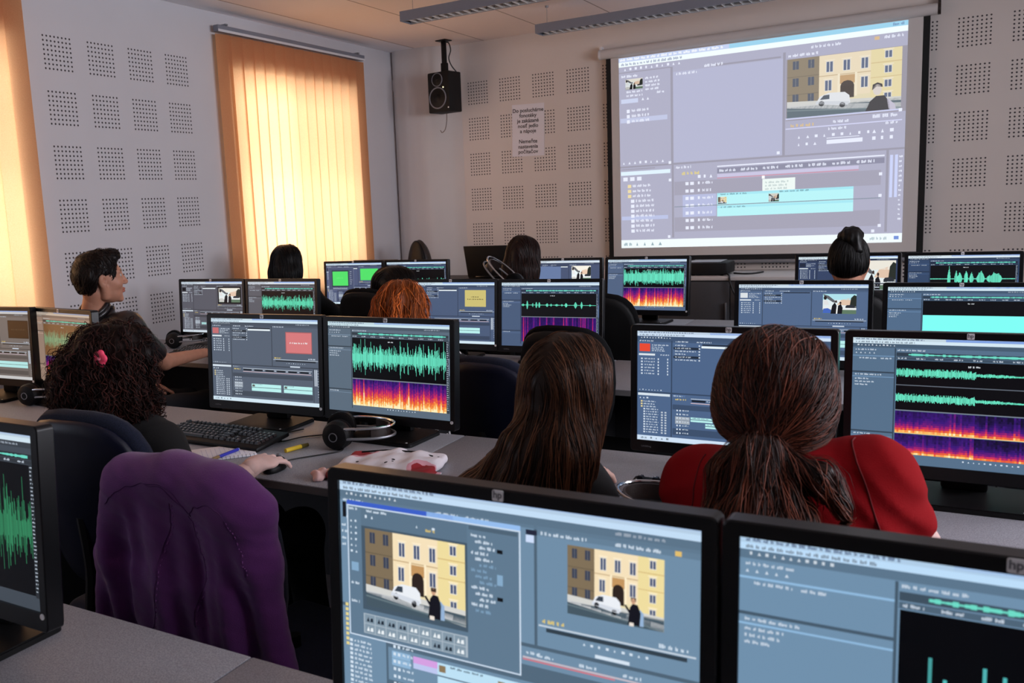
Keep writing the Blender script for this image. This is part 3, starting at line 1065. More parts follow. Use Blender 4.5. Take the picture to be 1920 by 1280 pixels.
def blind_material():
    m = bpy.data.materials.new('blind_fabric')
    m.use_nodes = True
    nt = m.node_tree
    nt.nodes.remove(nt.nodes['Principled BSDF'])
    out = nt.nodes['Material Output']
    tc = nt.nodes.new('ShaderNodeTexCoord')
    n = nt.nodes.new('ShaderNodeTexNoise')
    n.inputs['Scale'].default_value = 260
    n.inputs['Detail'].default_value = 3
    nt.links.new(tc.outputs['Object'], n.inputs['Vector'])
    h = NT(m)
    mr = nt.nodes.new('ShaderNodeMapRange')
    mr.inputs['From Min'].default_value = .3
    mr.inputs['From Max'].default_value = .7
    nt.links.new(n.outputs['Fac'], mr.inputs['Value'])
    col = h.mix(mr.outputs['Result'], srgb(234, 178, 120), srgb(248, 200, 142))
    tr = nt.nodes.new('ShaderNodeBsdfTranslucent')
    df = nt.nodes.new('ShaderNodeBsdfDiffuse')
    df.inputs['Color'].default_value = srgb(216, 152, 116)
    nt.links.new(col, tr.inputs['Color'])
    mx = nt.nodes.new('ShaderNodeMixShader')
    mx.inputs[0].default_value = .42
    nt.links.new(tr.outputs[0], mx.inputs[1])
    nt.links.new(df.outputs[0], mx.inputs[2])
    nt.links.new(mx.outputs[0], out.inputs['Surface'])
    return m

M['display'] = screen_material()
M['wall_left'] = wall_material('perforated_wall_left', (206, 204, 208), 1, -3.7011, 2.5176, -3.73, -2.55)
M['wall_front'] = wall_material('perforated_wall_front', (214, 206, 201), 0, 0.7006, 2.5176, 0.66, 6.9)
M['wall_plain'] = mat('painted_wall', (204, 200, 198), .85, spec=.2, noise=(3, .03))
M['pipe_paint'] = mat('white_paint', (203, 199, 198), .6, noise=(4, .02))
M['ceiling'] = ceiling_material()
M['floor'] = mat('dark_carpet', (46, 48, 56), .95, noise=(180, .25), bump=(300, .4))
M['desk'] = speckle_material('grey_speckled_laminate', (146, 147, 154), 420, .13)
M['desk_edge'] = mat('grey_edging', (120, 118, 120), .5)
M['desk_panel'] = mat('grey_panel', (66, 66, 70), .6, noise=(60, .04))
M['black'] = mat('black_plastic', (10, 10, 12), .5, spec=.25, bump=(900, .12))
M['black_gloss'] = mat('glossy_black_plastic', (12, 12, 15), .16, spec=.6)
M['black_matt'] = mat('matt_black_plastic', (12, 12, 14), .65, spec=.3)
M['bezel'] = mat('bezel_plastic', (10, 10, 14), .34, spec=.35, noise=(40, .05))
M['silver'] = mat('silver_badge', (246, 247, 250), .3, metal=.1)
M['chrome'] = mat('chrome', (205, 208, 214), .18, metal=1)
M['grey_metal'] = mat('grey_metal', (150, 152, 158), .4, metal=.7)
M['lamp_metal'] = mat('painted_grey_metal', (124, 128, 140), .5, metal=.1)
M['white'] = mat('white_plastic', (214, 214, 218), .45)
M['print'] = mat('grey_print', (120, 122, 128), .6)
M['white_print'] = mat('white_print', (205, 205, 205), .6)
M['navy'] = mat('navy_upholstery', (24, 29, 48), .9, noise=(420, .5), bump=(700, .5), spec=.25, sheen=.06)
M['navy_shell'] = mat('navy_plastic_shell', (7, 11, 34), .45, spec=.35, noise=(30, .06))
M['black_cloth'] = mat('black_upholstery', (5, 5, 7), .92, spec=.2, noise=(400, .3), bump=(700, .4))
M['leather'] = mat('dark_brown_leather', (40, 30, 27), .42, noise=(60, .15), bump=(250, .3))
M['paper'] = mat('paper', (224, 222, 230), .8)
M['screen_cloth'] = mat('screen_cloth', (206, 202, 200), .8)
M['screen_black'] = mat('screen_border', (9, 9, 11), .8)
M['blind'] = blind_material()
M['cable'] = mat('black_cable', (16, 16, 18), .5)
M['louvre'] = mat('bright_louvre', (232, 230, 228), .25, metal=.55)
M['brown'] = mat('dark_brown_wood', (38, 26, 22), .5, noise=(12, .2))

# ------------------------------------------------------------------ room shell
RX, RY, RZ = 7.0, -9.4, 2.85
W1 = (-2.24, -0.80, 0.92, 2.46)       # window openings in the left wall (y0, y1, z0, z1)
W0 = (-5.46, -3.98, 0.92, 2.46)
W2 = (-8.40, -6.90, 0.92, 2.46)  # unseen rear window, added to bring in fill light
WR = ((-5.9, -4.3), (-3.7, -2.1))      # unseen openings added in the right wall for fill light
def room():
    bm = bmesh.new()
    ys = [RY - .3]
    for w in (W2, W0, W1):
        ys += [w[0], w[1]]
    ys.append(0.3)
    for i in range(0, len(ys) - 1, 2):
        box(bm, -.32, 0, ys[i], ys[i + 1], 0, RZ)
    for w in (W2, W0, W1):
        box(bm, -.32, 0, w[0], w[1], 0, w[2])
        box(bm, -.32, 0, w[0], w[1], w[3], RZ)
    structure(from_bm('wall_left', bm, M['wall_left']))
    structure(newbox('wall_front', M['wall_front'], None, 0, RX, 0, .3, 0, RZ))
    bm = bmesh.new()
    ys = [RY - .3, WR[0][0], WR[0][1], WR[1][0], WR[1][1], .3]
    for i in range(0, 6, 2):
        box(bm, RX, RX + .3, ys[i], ys[i + 1], 0, RZ)
    for y0, y1 in WR:
        box(bm, RX, RX + .3, y0, y1, 0, 1.3); box(bm, RX, RX + .3, y0, y1, 2.6, RZ)
    structure(from_bm('wall_right', bm, M['wall_plain']))
    structure(newbox('wall_back', M['wall_plain'], None, 0, RX, RY - .3, RY, 0, RZ))
    structure(newbox('floor', M['floor'], None, -.32, RX + .3, RY - .3, .3, -.1, 0))
    structure(newbox('ceiling', M['ceiling'], None, -.32, RX + .3, RY - .3, .3, RZ, RZ + .1))
    # rounded pipe casing in the corner by the window
    bm = bmesh.new()
    pts = [(0.0, 0.0), (0.0, -0.075)]
    for k in range(9):
        a = radians(180 + 90 * k / 8)
        pts.append((.075 + .075 * cos(a), -.075 + .075 * sin(a)))
    pts += [(.30, -.145)]
    for k in range(1, 7):
        a = k / 6
        pts.append((.30 + .33 * a, -.145 * (1 - (3 * a * a - 2 * a ** 3))))
    pts += [(.63, 0)]
    prism(bm, pts, 0.0, RZ)
    structure(from_bm('trim_1', bm, M['pipe_paint'], None, 'auto'))
    for n, w in ((1, W1), (2, W0), (3, W2)):  # the last one is unseen, added for its fill lamp
        t = bpy.data.objects.new('window_%d' % n, None)
        link(t); structure(t)
        t.location = (-.22, (w[0] + w[1]) / 2, w[2])
        hw, hh = (w[1] - w[0]) / 2, w[3] - w[2]
        bm = bmesh.new()
        for a in (-1, 0, 1):
            box(bm, -.03, .03, a * (hw - .03) - .03, a * (hw - .03) + .03, 0, hh)
        for z in (0.03, hh - .03, hh * .68):
            box(bm, -.029, .029, -hw, hw, z - .03, z + .03)
        from_bm('window_frame', bm, M['white'], t)
        newbox('window_sill', M['white'], t, .03, .215, -hw + .002, hw - .002, -.03, 0.001)
room()
for n, (y0, y1) in enumerate(WR):
    t = bpy.data.objects.new('window_%d' % (4 + n), None)  # unseen windows added to hold the fill lamps at the right
    link(t); structure(t)
    t.location = (RX + .10, (y0 + y1) / 2, 1.3)
    hw = (y1 - y0) / 2
    bm = bmesh.new()
    for a in (-1, 0, 1):
        box(bm, -.03, .03, a * (hw - .03) - .03, a * (hw - .03) + .03, 0, 1.3)
    for z in (.03, 1.27):
        box(bm, -.029, .029, -hw, hw, z - .03, z + .03)
    from_bm('window_frame', bm, M['white'], t)

# ------------------------------------------------------------------ blinds
def blind(y0, y1, z0, z1, label, n, x=.055):
    t = thing('vertical_blind', label, 'blind', (x, (y0 + y1) / 2, z0))
    hw = (y1 - y0) / 2
    H = z1 - z0
    V, F = [], []
    step = (2 * hw) / n
    for i in range(n):
        c = -hw + step * (i + .5)
        a = radians(9 + rng.uniform(-2.5, 2.5))
        w = step * .56
        for dz in np.linspace(0.0, H, 9):
            dx = .004 * sin(dz * 2.3 + i)
            for k in (-1, -.5, 0, .5, 1):
                V.append((sin(a) * k * w + .006 * (1 - k * k) + dx * .4, c + cos(a) * k * w, dz))
        b = i * 45
        for r in range(8):
            for k in range(4):
                p = b + r * 5 + k
                F.append((p, p + 1, p + 6, p + 5))
    o = from_np('slats', V, F, M['blind'], t)
    bm = bmesh.new()
    box(bm, -.022, .022, -hw - .01, hw + .01, H + .012, H + .055, .004)
    from_bm('head_rail', bm, M['lamp_metal'], t, 'auto')
    newbox('rail_strip', M['white'], t, .0225, .026, -hw - .01, hw + .01, H + .010, H + .026)
    for s in (-.92, .9):
        newbox('wall_bracket', M['grey_metal'], t, -.05, .03, hw * s - .012, hw * s + .012, H + .055, H + .066)
blind(-2.372, -0.652, 0.72, 2.70, 'orange vertical slat blind on the full window near the front corner', 15)
blind(-5.60, -3.865, 0.72, 2.70, 'orange vertical slat blind cut off by the left edge of the photo', 15)

# ------------------------------------------------------------------ luminaires
def luminaire(x, y, L, label, wires):
    t = thing('linear_ceiling_lamp', label, 'lamp', (x, y, 2.66), 0, 'linear louvre lamps hung below the ceiling')
    w = .135
    bm = bmesh.new()
    box(bm, 0, L, 0, .006, 0, .062); box(bm, 0, L, w - .006, w, 0, .062)
    box(bm, 0, L, 0.006, w - .006, .055, .062); box(bm, 0, .006, .006, w - .006, 0, .055); box(bm, L - .006, L, .006, w - .006, 0, .055)
    from_bm('lamp_body', bm, M['lamp_metal'], t)
    bm = bmesh.new()
    n = int(L / .055)
    for i in range(1, n):
        xx = L * i / n
        prism(bm, [(-.001, 0), (.001, 0), (.006, .034), (-.006, .034)], .012, w - .012, Matrix.Translation((xx, 0, .002)) @ Matrix(((1, 0, 0, 0), (0, 0, 1, 0), (0, 1, 0, 0), (0, 0, 0, 1))))
    box(bm, .008, L - .008, .008, .012, .001, .05); box(bm, .008, L - .008, w - .012, w - .008, .001, .05)
    from_bm('louvre', bm, M['louvre'], t)
    bm = bmesh.new()
    tube(bm, [(.02, w / 2, .042), (L - .02, w / 2, .042)], .008, 8)
    from_bm('fluorescent_tube', bm, M['white'], t, 'auto')
    for xx in wires:
        bm = bmesh.new()
        tube(bm, [(xx, w / 2, .062), (xx, w / 2, RZ - 2.66)], .0015, 6)
        lathe(bm, [(0, .178), (.012, .178), (.012, RZ - 2.66), (0, RZ - 2.66)], 12, Matrix.Translation((xx, w / 2, 0)))
        from_bm('suspension_wire', bm, M['grey_metal'], t)
    return t
luminaire(1.245, -1.965, 3.6, 'grey louvre lamp hanging farther from the projection screen', (.06, 3.4))
luminaire(1.728, -.925, 3.6, 'grey louvre lamp hanging nearest the projection screen', (.065, 1.75, 3.5))

# ------------------------------------------------------------------ projection screen
def projection():
    y = -.055
    t = thing('projection_screen', 'wide pull-down projection screen showing a video editor on the front wall', 'projection screen', (3.03, y, .965))
    bm = bmesh.new()
    tube(bm, [(-1.119, .0, 1.626), (1.150, .0, 1.626)], .037, 20)
    from_bm('roller_case', bm, M['pipe_paint'], t, 'auto')
    for s in (-1, 1):
        e = -1.119 if s < 0 else 1.150
        bm = bmesh.new()
        tube(bm, [(e, 0, 1.626), (e + s * .017, 0, 1.626)], .038, 20)
        box(bm, e + s * .008 - .008, e + s * .008 + .008, -.004, .054, 1.635, 1.688)
        o = from_bm('end_cap', bm, M['brown'] if s > 0 else M['white'], t, 'auto')
    newbox('screen_border', M['screen_black'], t, -1.085, 1.110, .001, .003, .014, 1.62)
    newbox('screen_cloth', M['screen_cloth'], t, -1.047, 1.070, -.001, .0005, .052, 1.619)
    bm = bmesh.new()
    tube(bm, [(-1.09, 0.0, 0), (1.115, 0.0, 0)], .015, 12)
    from_bm('weight_bar', bm, M['grey_metal'], t, 'auto')
    ui = ui_projected()
    o = ui.build('projected_image', 1.966, 1.4625, M['display'], t, .00012)
    o.location = (0, -.003, .849)
    return t
projection()

# ------------------------------------------------------------------ poster
def poster():
    t = thing('paper_notice', 'white paper notice with bold black lines taped to the perforated wall', 'notice', (1.24, -.002, 1.865))
    t.rotation_euler = (0, radians(1.5), 0)
    newbox('sheet', M['paper'], t, -.145, .145, -.002, 0, 0, .425)
    me = text_mesh('Do posluch\u00e1rne\nfonot\u00e9ky\nje zak\u00e1zan\u00e9\nnosi\u0165 jedlo\na n\u00e1poje\n\nNeme\u0148te\nnastavenia\npo\u010d\u00edta\u010dov', .043, .0008, 'CENTER', .98)
    o = finish('lettering', me, mat('ink', (40, 36, 38), .8), t)
    o.rotation_euler = (radians(90), 0, 0)
    o.location = (0, -.0026, .205)
poster()

# ------------------------------------------------------------------ loudspeaker on its bracket
def loudspeaker():
    t = thing('wall_loudspeaker', 'black two-way loudspeaker hung from a ceiling bracket in the corner', 'loudspeaker', (.625, -.27, 2.262), radians(-8))
    newbox('cabinet', M['black_matt'], t, -.110, .110, -.10, .075, 0, .325, .008)
    Mx = Matrix.Rotation(radians(90), 4, 'X')
    for nm, r, zz in (('woofer', .088, .115), ('tweeter', .055, .262)):
        bm = bmesh.new()
        lathe(bm, [(r, -.002), (r * 1.0, .006), (r * .93, .008), (r * .88, .003)], 32, Matrix.Translation((-.008, -.1, zz)) @ Mx)
        ring = from_bm(nm + '_ring', bm, M['grey_metal' if 0 else 'lamp_metal'], t, 'auto')
        bm = bmesh.new()
        lathe(bm, [(r * .9, .003), (r * .80, .006), (r * .35, -.012 + .012), (r * .30, .004), (0, .010)], 32, Matrix.Translation((-.008, -.1005, zz)) @ Mx)
        from_bm(nm, bm, M['black'], t, True)
    for nm, px, pz, r in (('status_light', .052, .196, .006), ('badge', .098, .03, .006)):
        bm = bmesh.new()
        lathe(bm, [(r, 0), (r, .003), (0, .004)], 12, Matrix.Translation((px, -.1005, pz)) @ Mx)
        from_bm(nm, bm, mat('status_light', (250, 245, 200), .4, emit=((250, 245, 200), 1.2)) if nm == 'status_light' else M['silver'], t)
    bm = bmesh.new()
    box(bm, -.02, .02, -.012, .012, .40, RZ - 2.262 - .001, .003)
    box(bm, -.026, .026, -.02, .02, .335, .405, .004)
    box(bm, -.05, .05, -.05, .05, RZ - 2.262 - .008, RZ - 2.262, .002)
    from_bm('ceiling_bracket', bm, M['black'], t, 'auto')
    bm = bmesh.new()
    tube(bm, spline([(.018, 0, .57), (.045, .01, .56), (.062, .01, .50), (.04, .01, .44), (.05, .03, .38), (.075, .06, .33)], 6), .005, 8)
    from_bm('lead', bm, M['cable'], t, 'auto')
    bm = bmesh.new()
    tube(bm, spline([(-.065, .09, .005), (-.07, .09, -.06), (-.085, .085, -.125), (-.115, .08, -.15), (-.13, .075, -.13)], 6), .0035, 8)
    from_bm('hanging_lead', bm, mat('grey_cable', (120, 106, 98), .6), t, 'auto')
loudspeaker()
t = thing('wall_box', 'small white junction box on the corner casing near the window', 'junction box', (.0, -.078, 2.515))
newbox('cover', M['white'], t, .0, .05, -.02, .02, 0, .10, .004, M=Matrix.Translation((0.004, -.012, 0)) @ Matrix.Rotation(radians(-28), 4, 'Z'))
bm = bmesh.new()
lathe(bm, [(.005, 0), (.005, .003), (0, .003)], 10, Matrix.Translation((.026, -.045, .05)) @ Matrix.Rotation(radians(90), 4, 'X'))
from_bm('screw', bm, M['grey_metal'], t)
DESK = 0.74
# ------------------------------------------------------------------ desks
def desk(x0, x1, yf, yr, label, legs=True, panel=True):
    t = thing('computer_desk', label, 'desk', ((x0 + x1) / 2, yf, 0), 0, 'grey computer desks in rows')
    hw, D = (x1 - x0) / 2 - .001, yr - yf
    newbox('tabletop', M['desk'], t, -hw, hw, 0, D, DESK - .026, DESK, .003)
    newbox('edge_band', M['desk_edge'], t, -hw + .001, hw - .001, -.0015, .0, DESK - .0235, DESK - .0025)
    for s in (-1, 1):
        newbox('side_panel', M['desk_panel'], t, s * (hw - .012) - .011, s * (hw - .012) + .011, .05, D - .06, 0, DESK - .026)
    newbox('modesty_panel', M['desk_panel'], t, -hw + .024, hw - .024, D - .11, D - .092, .22, DESK - .026)
    return t
ROWY = (-6.112, -4.690, -3.237, -1.800)
def yf(r): return ROWY[r] - .50
def yr(r): return ROWY[r] + .125
ordn = ('front row of desks', 'second row of desks from the screen', 'third row of desks from the screen', 'desk row nearest the camera')
DX = {0: [1.90, 3.347, 4.80, 6.2], 1: [.02, 1.52, 3.0, 4.76, 6.3], 2: [.02, 1.52, 3.02, 4.47, 5.9], 3: [.02, 1.52, 3.02, 4.47, 5.9]}
dl = {(0, 0): 'grey speckled desk nearest the camera in the lower left corner',
      (0, 1): 'grey speckled desk carrying the large picture-window display in the foreground',
      (0, 2): 'grey speckled desk under the foreground display cut off by the right edge',
      (1, 0): 'grey speckled desk by the windows below the orange-tinted displays',
      (1, 1): 'grey speckled desk carrying the keyboard, notebook and red-card display',
      (1, 2): 'grey speckled desk beside the long-haired person and the red-shirted person',
      (1, 3): 'grey speckled desk at the right edge behind the red-shirted person',
      (2, 0): 'grey speckled desk where the man in the leather jacket rests his arm',
      (2, 1): 'grey speckled desk in front of the orange-haired person',
      (2, 2): 'grey speckled desk seen between long brown hair and a display',
      (2, 3): 'grey speckled desk at right under the solid turquoise display',
      (3, 0): 'grey speckled desk before the black-haired person near the window',
      (3, 1): 'grey speckled desk before the person with reddish brown hair near the teacher laptop',
      (3, 2): 'grey speckled desk before the person with the top knot',
      (3, 3): 'grey speckled desk at right in the row nearest the screen'}
for r in range(4):
    for i, (a, b) in enumerate(zip(DX[r], DX[r][1:])):
        desk(a, b, yf(r), yr(r), dl[(r, i)])

# ------------------------------------------------------------------ displays
DW, DH = .474, .296
class Kit: pass
K = Kit()
def monitor_meshes():
    ob, it = .0175, .0165
    w2, top, bot = DW / 2 + ob, DH / 2 + it, DH / 2 + .031
    def outline(inset, n=4):
        return [(x, z + (top - bot) / 2) for x, z in rrect(2 * (w2 - inset), top + bot - 2 * inset, .009 - inset * .5, n)]
    bm = bmesh.new()
    R = []
    for inset, y in ((.004, .030), (0, .026), (0, -.003), (.0018, -.0048)):
        R.append([bm.verts.new((x, y, z)) for x, z in outline(inset)])
    n = len(R[0])
    q = n // 4
    inner = []
    for cx, cz in ((1, 1), (-1, 1), (-1, -1), (1, -1)):
        inner.append((cx * DW / 2, cz * DH / 2))
    rin = [bm.verts.new((x, -.0042, z)) for x, z in inner]
    rdp = [bm.verts.new((x, .0015, z)) for x, z in inner]
    for a, b in zip(R, R[1:]):
        for k in range(n):
            bm.faces.new((a[k], a[(k + 1) % n], b[(k + 1) % n], b[k]))
    F = R[-1]
    for c in range(4):
        for k in range(q - 1):
            bm.faces.new((F[c * q + k], F[c * q + k + 1], rin[c]))
        bm.faces.new((F[c * q + q - 1], F[(c * q + q) % n], rin[(c + 1) % 4], rin[c]))
        bm.faces.new((rin[c], rin[(c + 1) % 4], rdp[(c + 1) % 4], rdp[c]))
    bm.faces.new(rdp)
    bm.faces.new(R[0][::-1])
    bmesh.ops.recalc_face_normals(bm, faces=bm.faces[:])
    box(bm, -.17, .17, .030, .056, -.11, .09, .012, 2)
    K.housing = from_bm('housing', bm, M['bezel'], None, 'auto')
    bm = bmesh.new()
    prism(bm, rrect(.0145, .0135, .0022), -.0062, -.0046)
    for v in bm.verts:
        v.co = Vector((v.co.x, v.co.z, v.co.y))
    K.badge = from_bm('badge', bm, M['silver'], None)
    me = text_mesh('hp', .0118, .0004)
    me.transform(Matrix.Rotation(radians(90), 4, 'X') @ Matrix.Shear('XY', 4, (.0, 0)) )
    K.badge_mark = finish('badge_mark', me, M['print'], None)
    bm = bmesh.new()
    lathe(bm, [(.0052, 0), (.0052, .0016), (.0032, .0016), (.0030, .0009), (0, .0009)], 20, Matrix.Rotation(radians(90), 4, 'X'))
    K.button = from_bm('power_button', bm, M['silver'], None, 'auto')
    me = text_mesh('LA2205wg', .0062, .0001)
    me.transform(Matrix.Rotation(radians(90), 4, 'X'))
    K.label = finish('model_print', me, M['print'], None)
    bm = bmesh.new()
    box(bm, -.048, .048, .048, .078, .012, .33, .008, 2)
    box(bm, -.055, .055, .036, .058, .17, .27, .004)
    K.neck = from_bm('neck', bm, M['black'], None, 'auto')
    bm = bmesh.new()
    prism(bm, rrect(.262, .192, .016), 0, .013)
    bmesh.ops.translate(bm, verts=bm.verts[:], vec=(0, .008, 0))
    e = [e for e in bm.edges if abs(e.verts[0].co.z - .013) < 1e-5 and abs(e.verts[1].co.z - .013) < 1e-5]
    bmesh.ops.bevel(bm, geom=e, offset=.003, segments=2, affect='EDGES')
    K.base = from_bm('base', bm, M['black'], None, 'auto')
    bm = bmesh.new()
    lathe(bm, [(.0035, 0), (.0035, .0008), (0, .0012)], 12, Matrix.Translation((.112, -.076, .0128)))
    K.dot = from_bm('base_badge', bm, M['silver'], None)
    for o in (K.housing, K.badge, K.badge_mark, K.button, K.label, K.neck, K.base, K.dot):
        COL.objects.unlink(o)
monitor_meshes()
def put(proto, parent, loc=(0, 0, 0), rot=(0, 0, 0)):
    o = proto.copy()
    COL.objects.link(o)
    o.parent = parent
    o.location = loc
    o.rotation_euler = rot
    return o
def monitor(x, y, label, ui, yaw=0.0, tilt=3.5, ztop=1.114, power=True):
    t = thing('computer_monitor', label, 'monitor', (x, y, DESK), radians(yaw), 'black widescreen displays on the desks')
    zc = ztop - DESK - DH / 2 * cos(radians(tilt))
    a = radians(-tilt)
    h = put(K.housing, t, (0, DH / 2 * sin(radians(tilt)) * 0, zc), (a, 0, 0))
    put(K.badge, h, (0, 0, DH / 2 + .0085))
    put(K.badge_mark, h, (-.0002, -.0064, DH / 2 + .0095), (0, 0, 0))
    put(K.button, h, (DW / 2 + .006, -.0046, -DH / 2 - .004))
    put(K.label, h, (-DW / 2 + .026, -.0051, -DH / 2 - .016))
    d = ui.build('display', DW, DH, M['display'], h, .00005)
    d.location = (0, .0008, 0)
    put(K.neck, t); put(K.base, t); put(K.dot, t)
    return t

u = UI(21, .95); audition(u, (66, 74, 84), 'music', .915, dict(amp=.72, base=.16, n=260, col=(52, 140, 96)), False); U0 = u
u = UI(22, 1.0); audition(u, (112, 144, 172), 'spikes', .95, dict(n=100, bottom=.57, col=(84, 190, 190)), False, left=.30, bar=(190, 222, 250)); U1b = u
u = UI(31); premiere(u, (88, 98, 114), card((214, 122, 124)), (.705, .145, .94, .395), clips=((.38, .775, .655, .86), (.68, .775, .935, .86)), thumb=(196, 110, 112)); U2a = u
u = UI(32); audition(u, (92, 108, 124), 'music', .62, dict(base=.24, n=260, amp=.8), bar=(206, 230, 238)); U2b = u
u = UI(33); premiere(u, (78, 102, 138), None, clips=((.30, .76, .42, .80), (.38, .81, .60, .85)), thumb=(232, 74, 50), bar=(208, 226, 246)); U2c = u
u = UI(34); audition(u, (86, 112, 138), 'noise', two=True, wave_kw=dict(n=300), left=.185); U2d = u
u = UI(35, .9); premiere(u, (118, 110, 106), card((70, 46, 24), (90, 70, 50)), (.70, .14, .98, .40), clips=((.30, .74, .94, .83),), bar=(206, 206, 206)); U2l = u  # warm wash of window glare mixed into these greys
u = UI(36, .85, (1.0, .95, .9)); audition(u, (160, 142, 132), 'music', .62, dict(base=.18, col=(150, 190, 150), bg=(128, 96, 64)), bar=(206, 198, 188)); U2m = u  # orange window glare painted into the base, track and cast colours
u = UI(41); premiere(u, (90, 90, 100), street(1, 0, 1), (.62, .125, .955, .40), thumb=(20, 20, 24), clips=((.32, .80, .40, .84),), bar=(210, 222, 232)); U3a = u
u = UI(42); audition(u, (92, 92, 100), 'music', .62, dict(base=.2, col=(100, 232, 190), bg=(16, 8, 10)), bar=(214, 222, 230)); U3b = u
u = UI(43); premiere(u, (76, 92, 122), card_pair((206, 192, 118)), (.66, .125, .90, .395), clips=((.30, .74, .83, .83),)); U3c = u
u = UI(44); audition(u, (74, 92, 122), 'bursts', .53, dict(n=190, bg=(12, 13, 17), bursts=[(.02, .14, .02), (.08, .52, .014), (.155, .22, .012), (.205, .36, .014), (.245, .34, .014), (.35, .2, .02), (.405, .17, .012), (.48, .12, .03), (.55, .14, .012), (.605, .24, .02), (.73, .30, .022), (.81, .32, .016), (.92, .12, .015)]), stripes=True); U3d = u
u = UI(45); premiere(u, (84, 106, 140), street(), (.665, .125, .915, .385), white_bar=False, bar=(210, 228, 242), thumb=(220, 226, 230)); U3e = u
def ui_block():
    u = UI(46); base = np.array((82, 108, 138)); audition(u, base, 'speech', .93, dict(amp=0, n=20), False, left=.235)
    u.up(); u.rect(.247, .352, .97, .93, (128, 255, 246)); return u
U3f = ui_block()
def ui_green():
    u = UI(51); base = np.array((80, 90, 122)); W = (206, 216, 230); premiere(u, base, None, clips=((.40, .72, .92, .81),)); u.up()
    u.rect(.04, .10, .50, .66, base * .92); u.up(); u.outline(.04, .10, .50, .66, (140, 146, 170)); u.rect(.10, .17, .41, .58, base * .6); u.up()
    u.rect(.115, .20, .395, .55, (84, 226, 108)); u.words(.19, .35, .12, .02, (150, 240, 160)); u.lines(.43, .2, .05, .016, .05, 7, W); u.words(.12, .60, .26, .03, W)
    u.rect(.62, .14, .93, .42, (84, 226, 108)); u.up(); return u
U4a = ui_green()
u = UI(52); audition(u, (66, 82, 112), 'music', .58, dict(base=.2, n=150, bottom=.50), False); U4b = u
u = UI(53); premiere(u, (74, 86, 116), street(1.05, 0), (.62, .11, .88, .42), bar=(224, 236, 244)); u.rect(.03, .12, .47, .42, (104, 124, 164)); U4c = u
u = UI(54); audition(u, (82, 100, 130), 'music', .55, dict(base=.50, n=190, amp=.85)); U4d = u
u = UI(55); premiere(u, (54, 68, 100), street(1, 0), (.62, .08, .985, .62), white_bar=False, bar=(224, 240, 246)); U4e = u
u = UI(56); audition(u, (52, 72, 104), 'bursts', .93, dict(n=190, bottom=.40, bursts=[(.225, .62, .02), (.31, .45, .02), (.355, .36, .03), (.43, .46, .025), (.495, .34, .025), (.60, .42, .05), (.70, .2, .03), (.76, .34, .06), (.80, .3, .05)]), False, bar=(224, 238, 246)); U4f = u

monitor(2.832, -6.165, 'black display in the lower left foreground showing a dim green wave form', U0, 0, 3.5, 1.137)
monitor(3.8763, -6.112, 'large foreground display showing a building facade in a picture window', ui_facade(), 0, 3.5, 1.1155)
monitor(4.389, -6.112, 'foreground display with tall turquoise spikes, cut off by the right edge', U1b, 0, 3.5, 1.1155)
monitor(2.275, -4.681, 'display showing a red title card above the black keyboard', U2a, 1.8, 4.2, 1.117)
monitor(2.786, -4.678, 'display with turquoise wave form and orange spectrogram beside the keyboard', U2b, -1.7, 4.1, 1.114)
monitor(3.846, -4.704, 'display with a small red thumbnail behind the red-shirted person', U2c, -.3, 3, 1.116)
monitor(4.368, -4.704, 'display with two thin wave forms and purple spectrograms at right', U2d, 0, 3, 1.115)
monitor(.752, -4.69, 'display with a brown picture at the left edge, half outside the photo', U2l, 2, 2.5, 1.125)
monitor(1.178, -4.673, 'display with orange window glare painted into its colours beside the curly-haired person', U2m, -8.5, 2, 1.120)
monitor(.645, -3.237, 'display with a black-and-white street picture beside the man in the leather jacket', U3a, .7, 3.8, 1.114)
monitor(1.163, -3.237, 'display with a turquoise wave form below the black-haired person', U3b, 0, 3.8, 1.113)
monitor(2.231, -3.237, 'display showing a yellow card with two lines, beside the orange hair', U3c, 0, 4.5, 1.108)
monitor(2.744, -3.236, 'display with a thin speech wave and violet spectrogram above an empty chair', U3d, 1.7, 5.2, 1.107)
monitor(3.815, -3.237, 'display showing two people on a sunny street in colour, right of centre', U3e, 0, 4, 1.0985)
monitor(4.355, -3.237, 'display with a solid turquoise block at the right edge', U3f, 0, 4, 1.089)
monitor(.593, -1.721, 'display showing two bright green squares', U4a, 3.3, 2.6, 1.107)
monitor(1.17, -1.80, 'display with a turquoise wave partly hidden by dark hair, beside the green squares', U4b, 0, 3, 1.114)
monitor(2.252, -1.83, 'display with a faded street picture right of the reddish brown hair', U4c, 0, 4, 1.110)
monitor(2.782, -1.86, 'display with wave form and orange spectrogram just left of the projection screen bottom', U4d, -2.9, 6, 1.112)
monitor(3.840, -1.80, 'display behind the top knot with a colourful street picture', U4e, 0, 3, 1.109)
monitor(4.362, -1.80, 'display with a short turquoise speech wave, right of the top knot', U4f, 0, 3, 1.107)

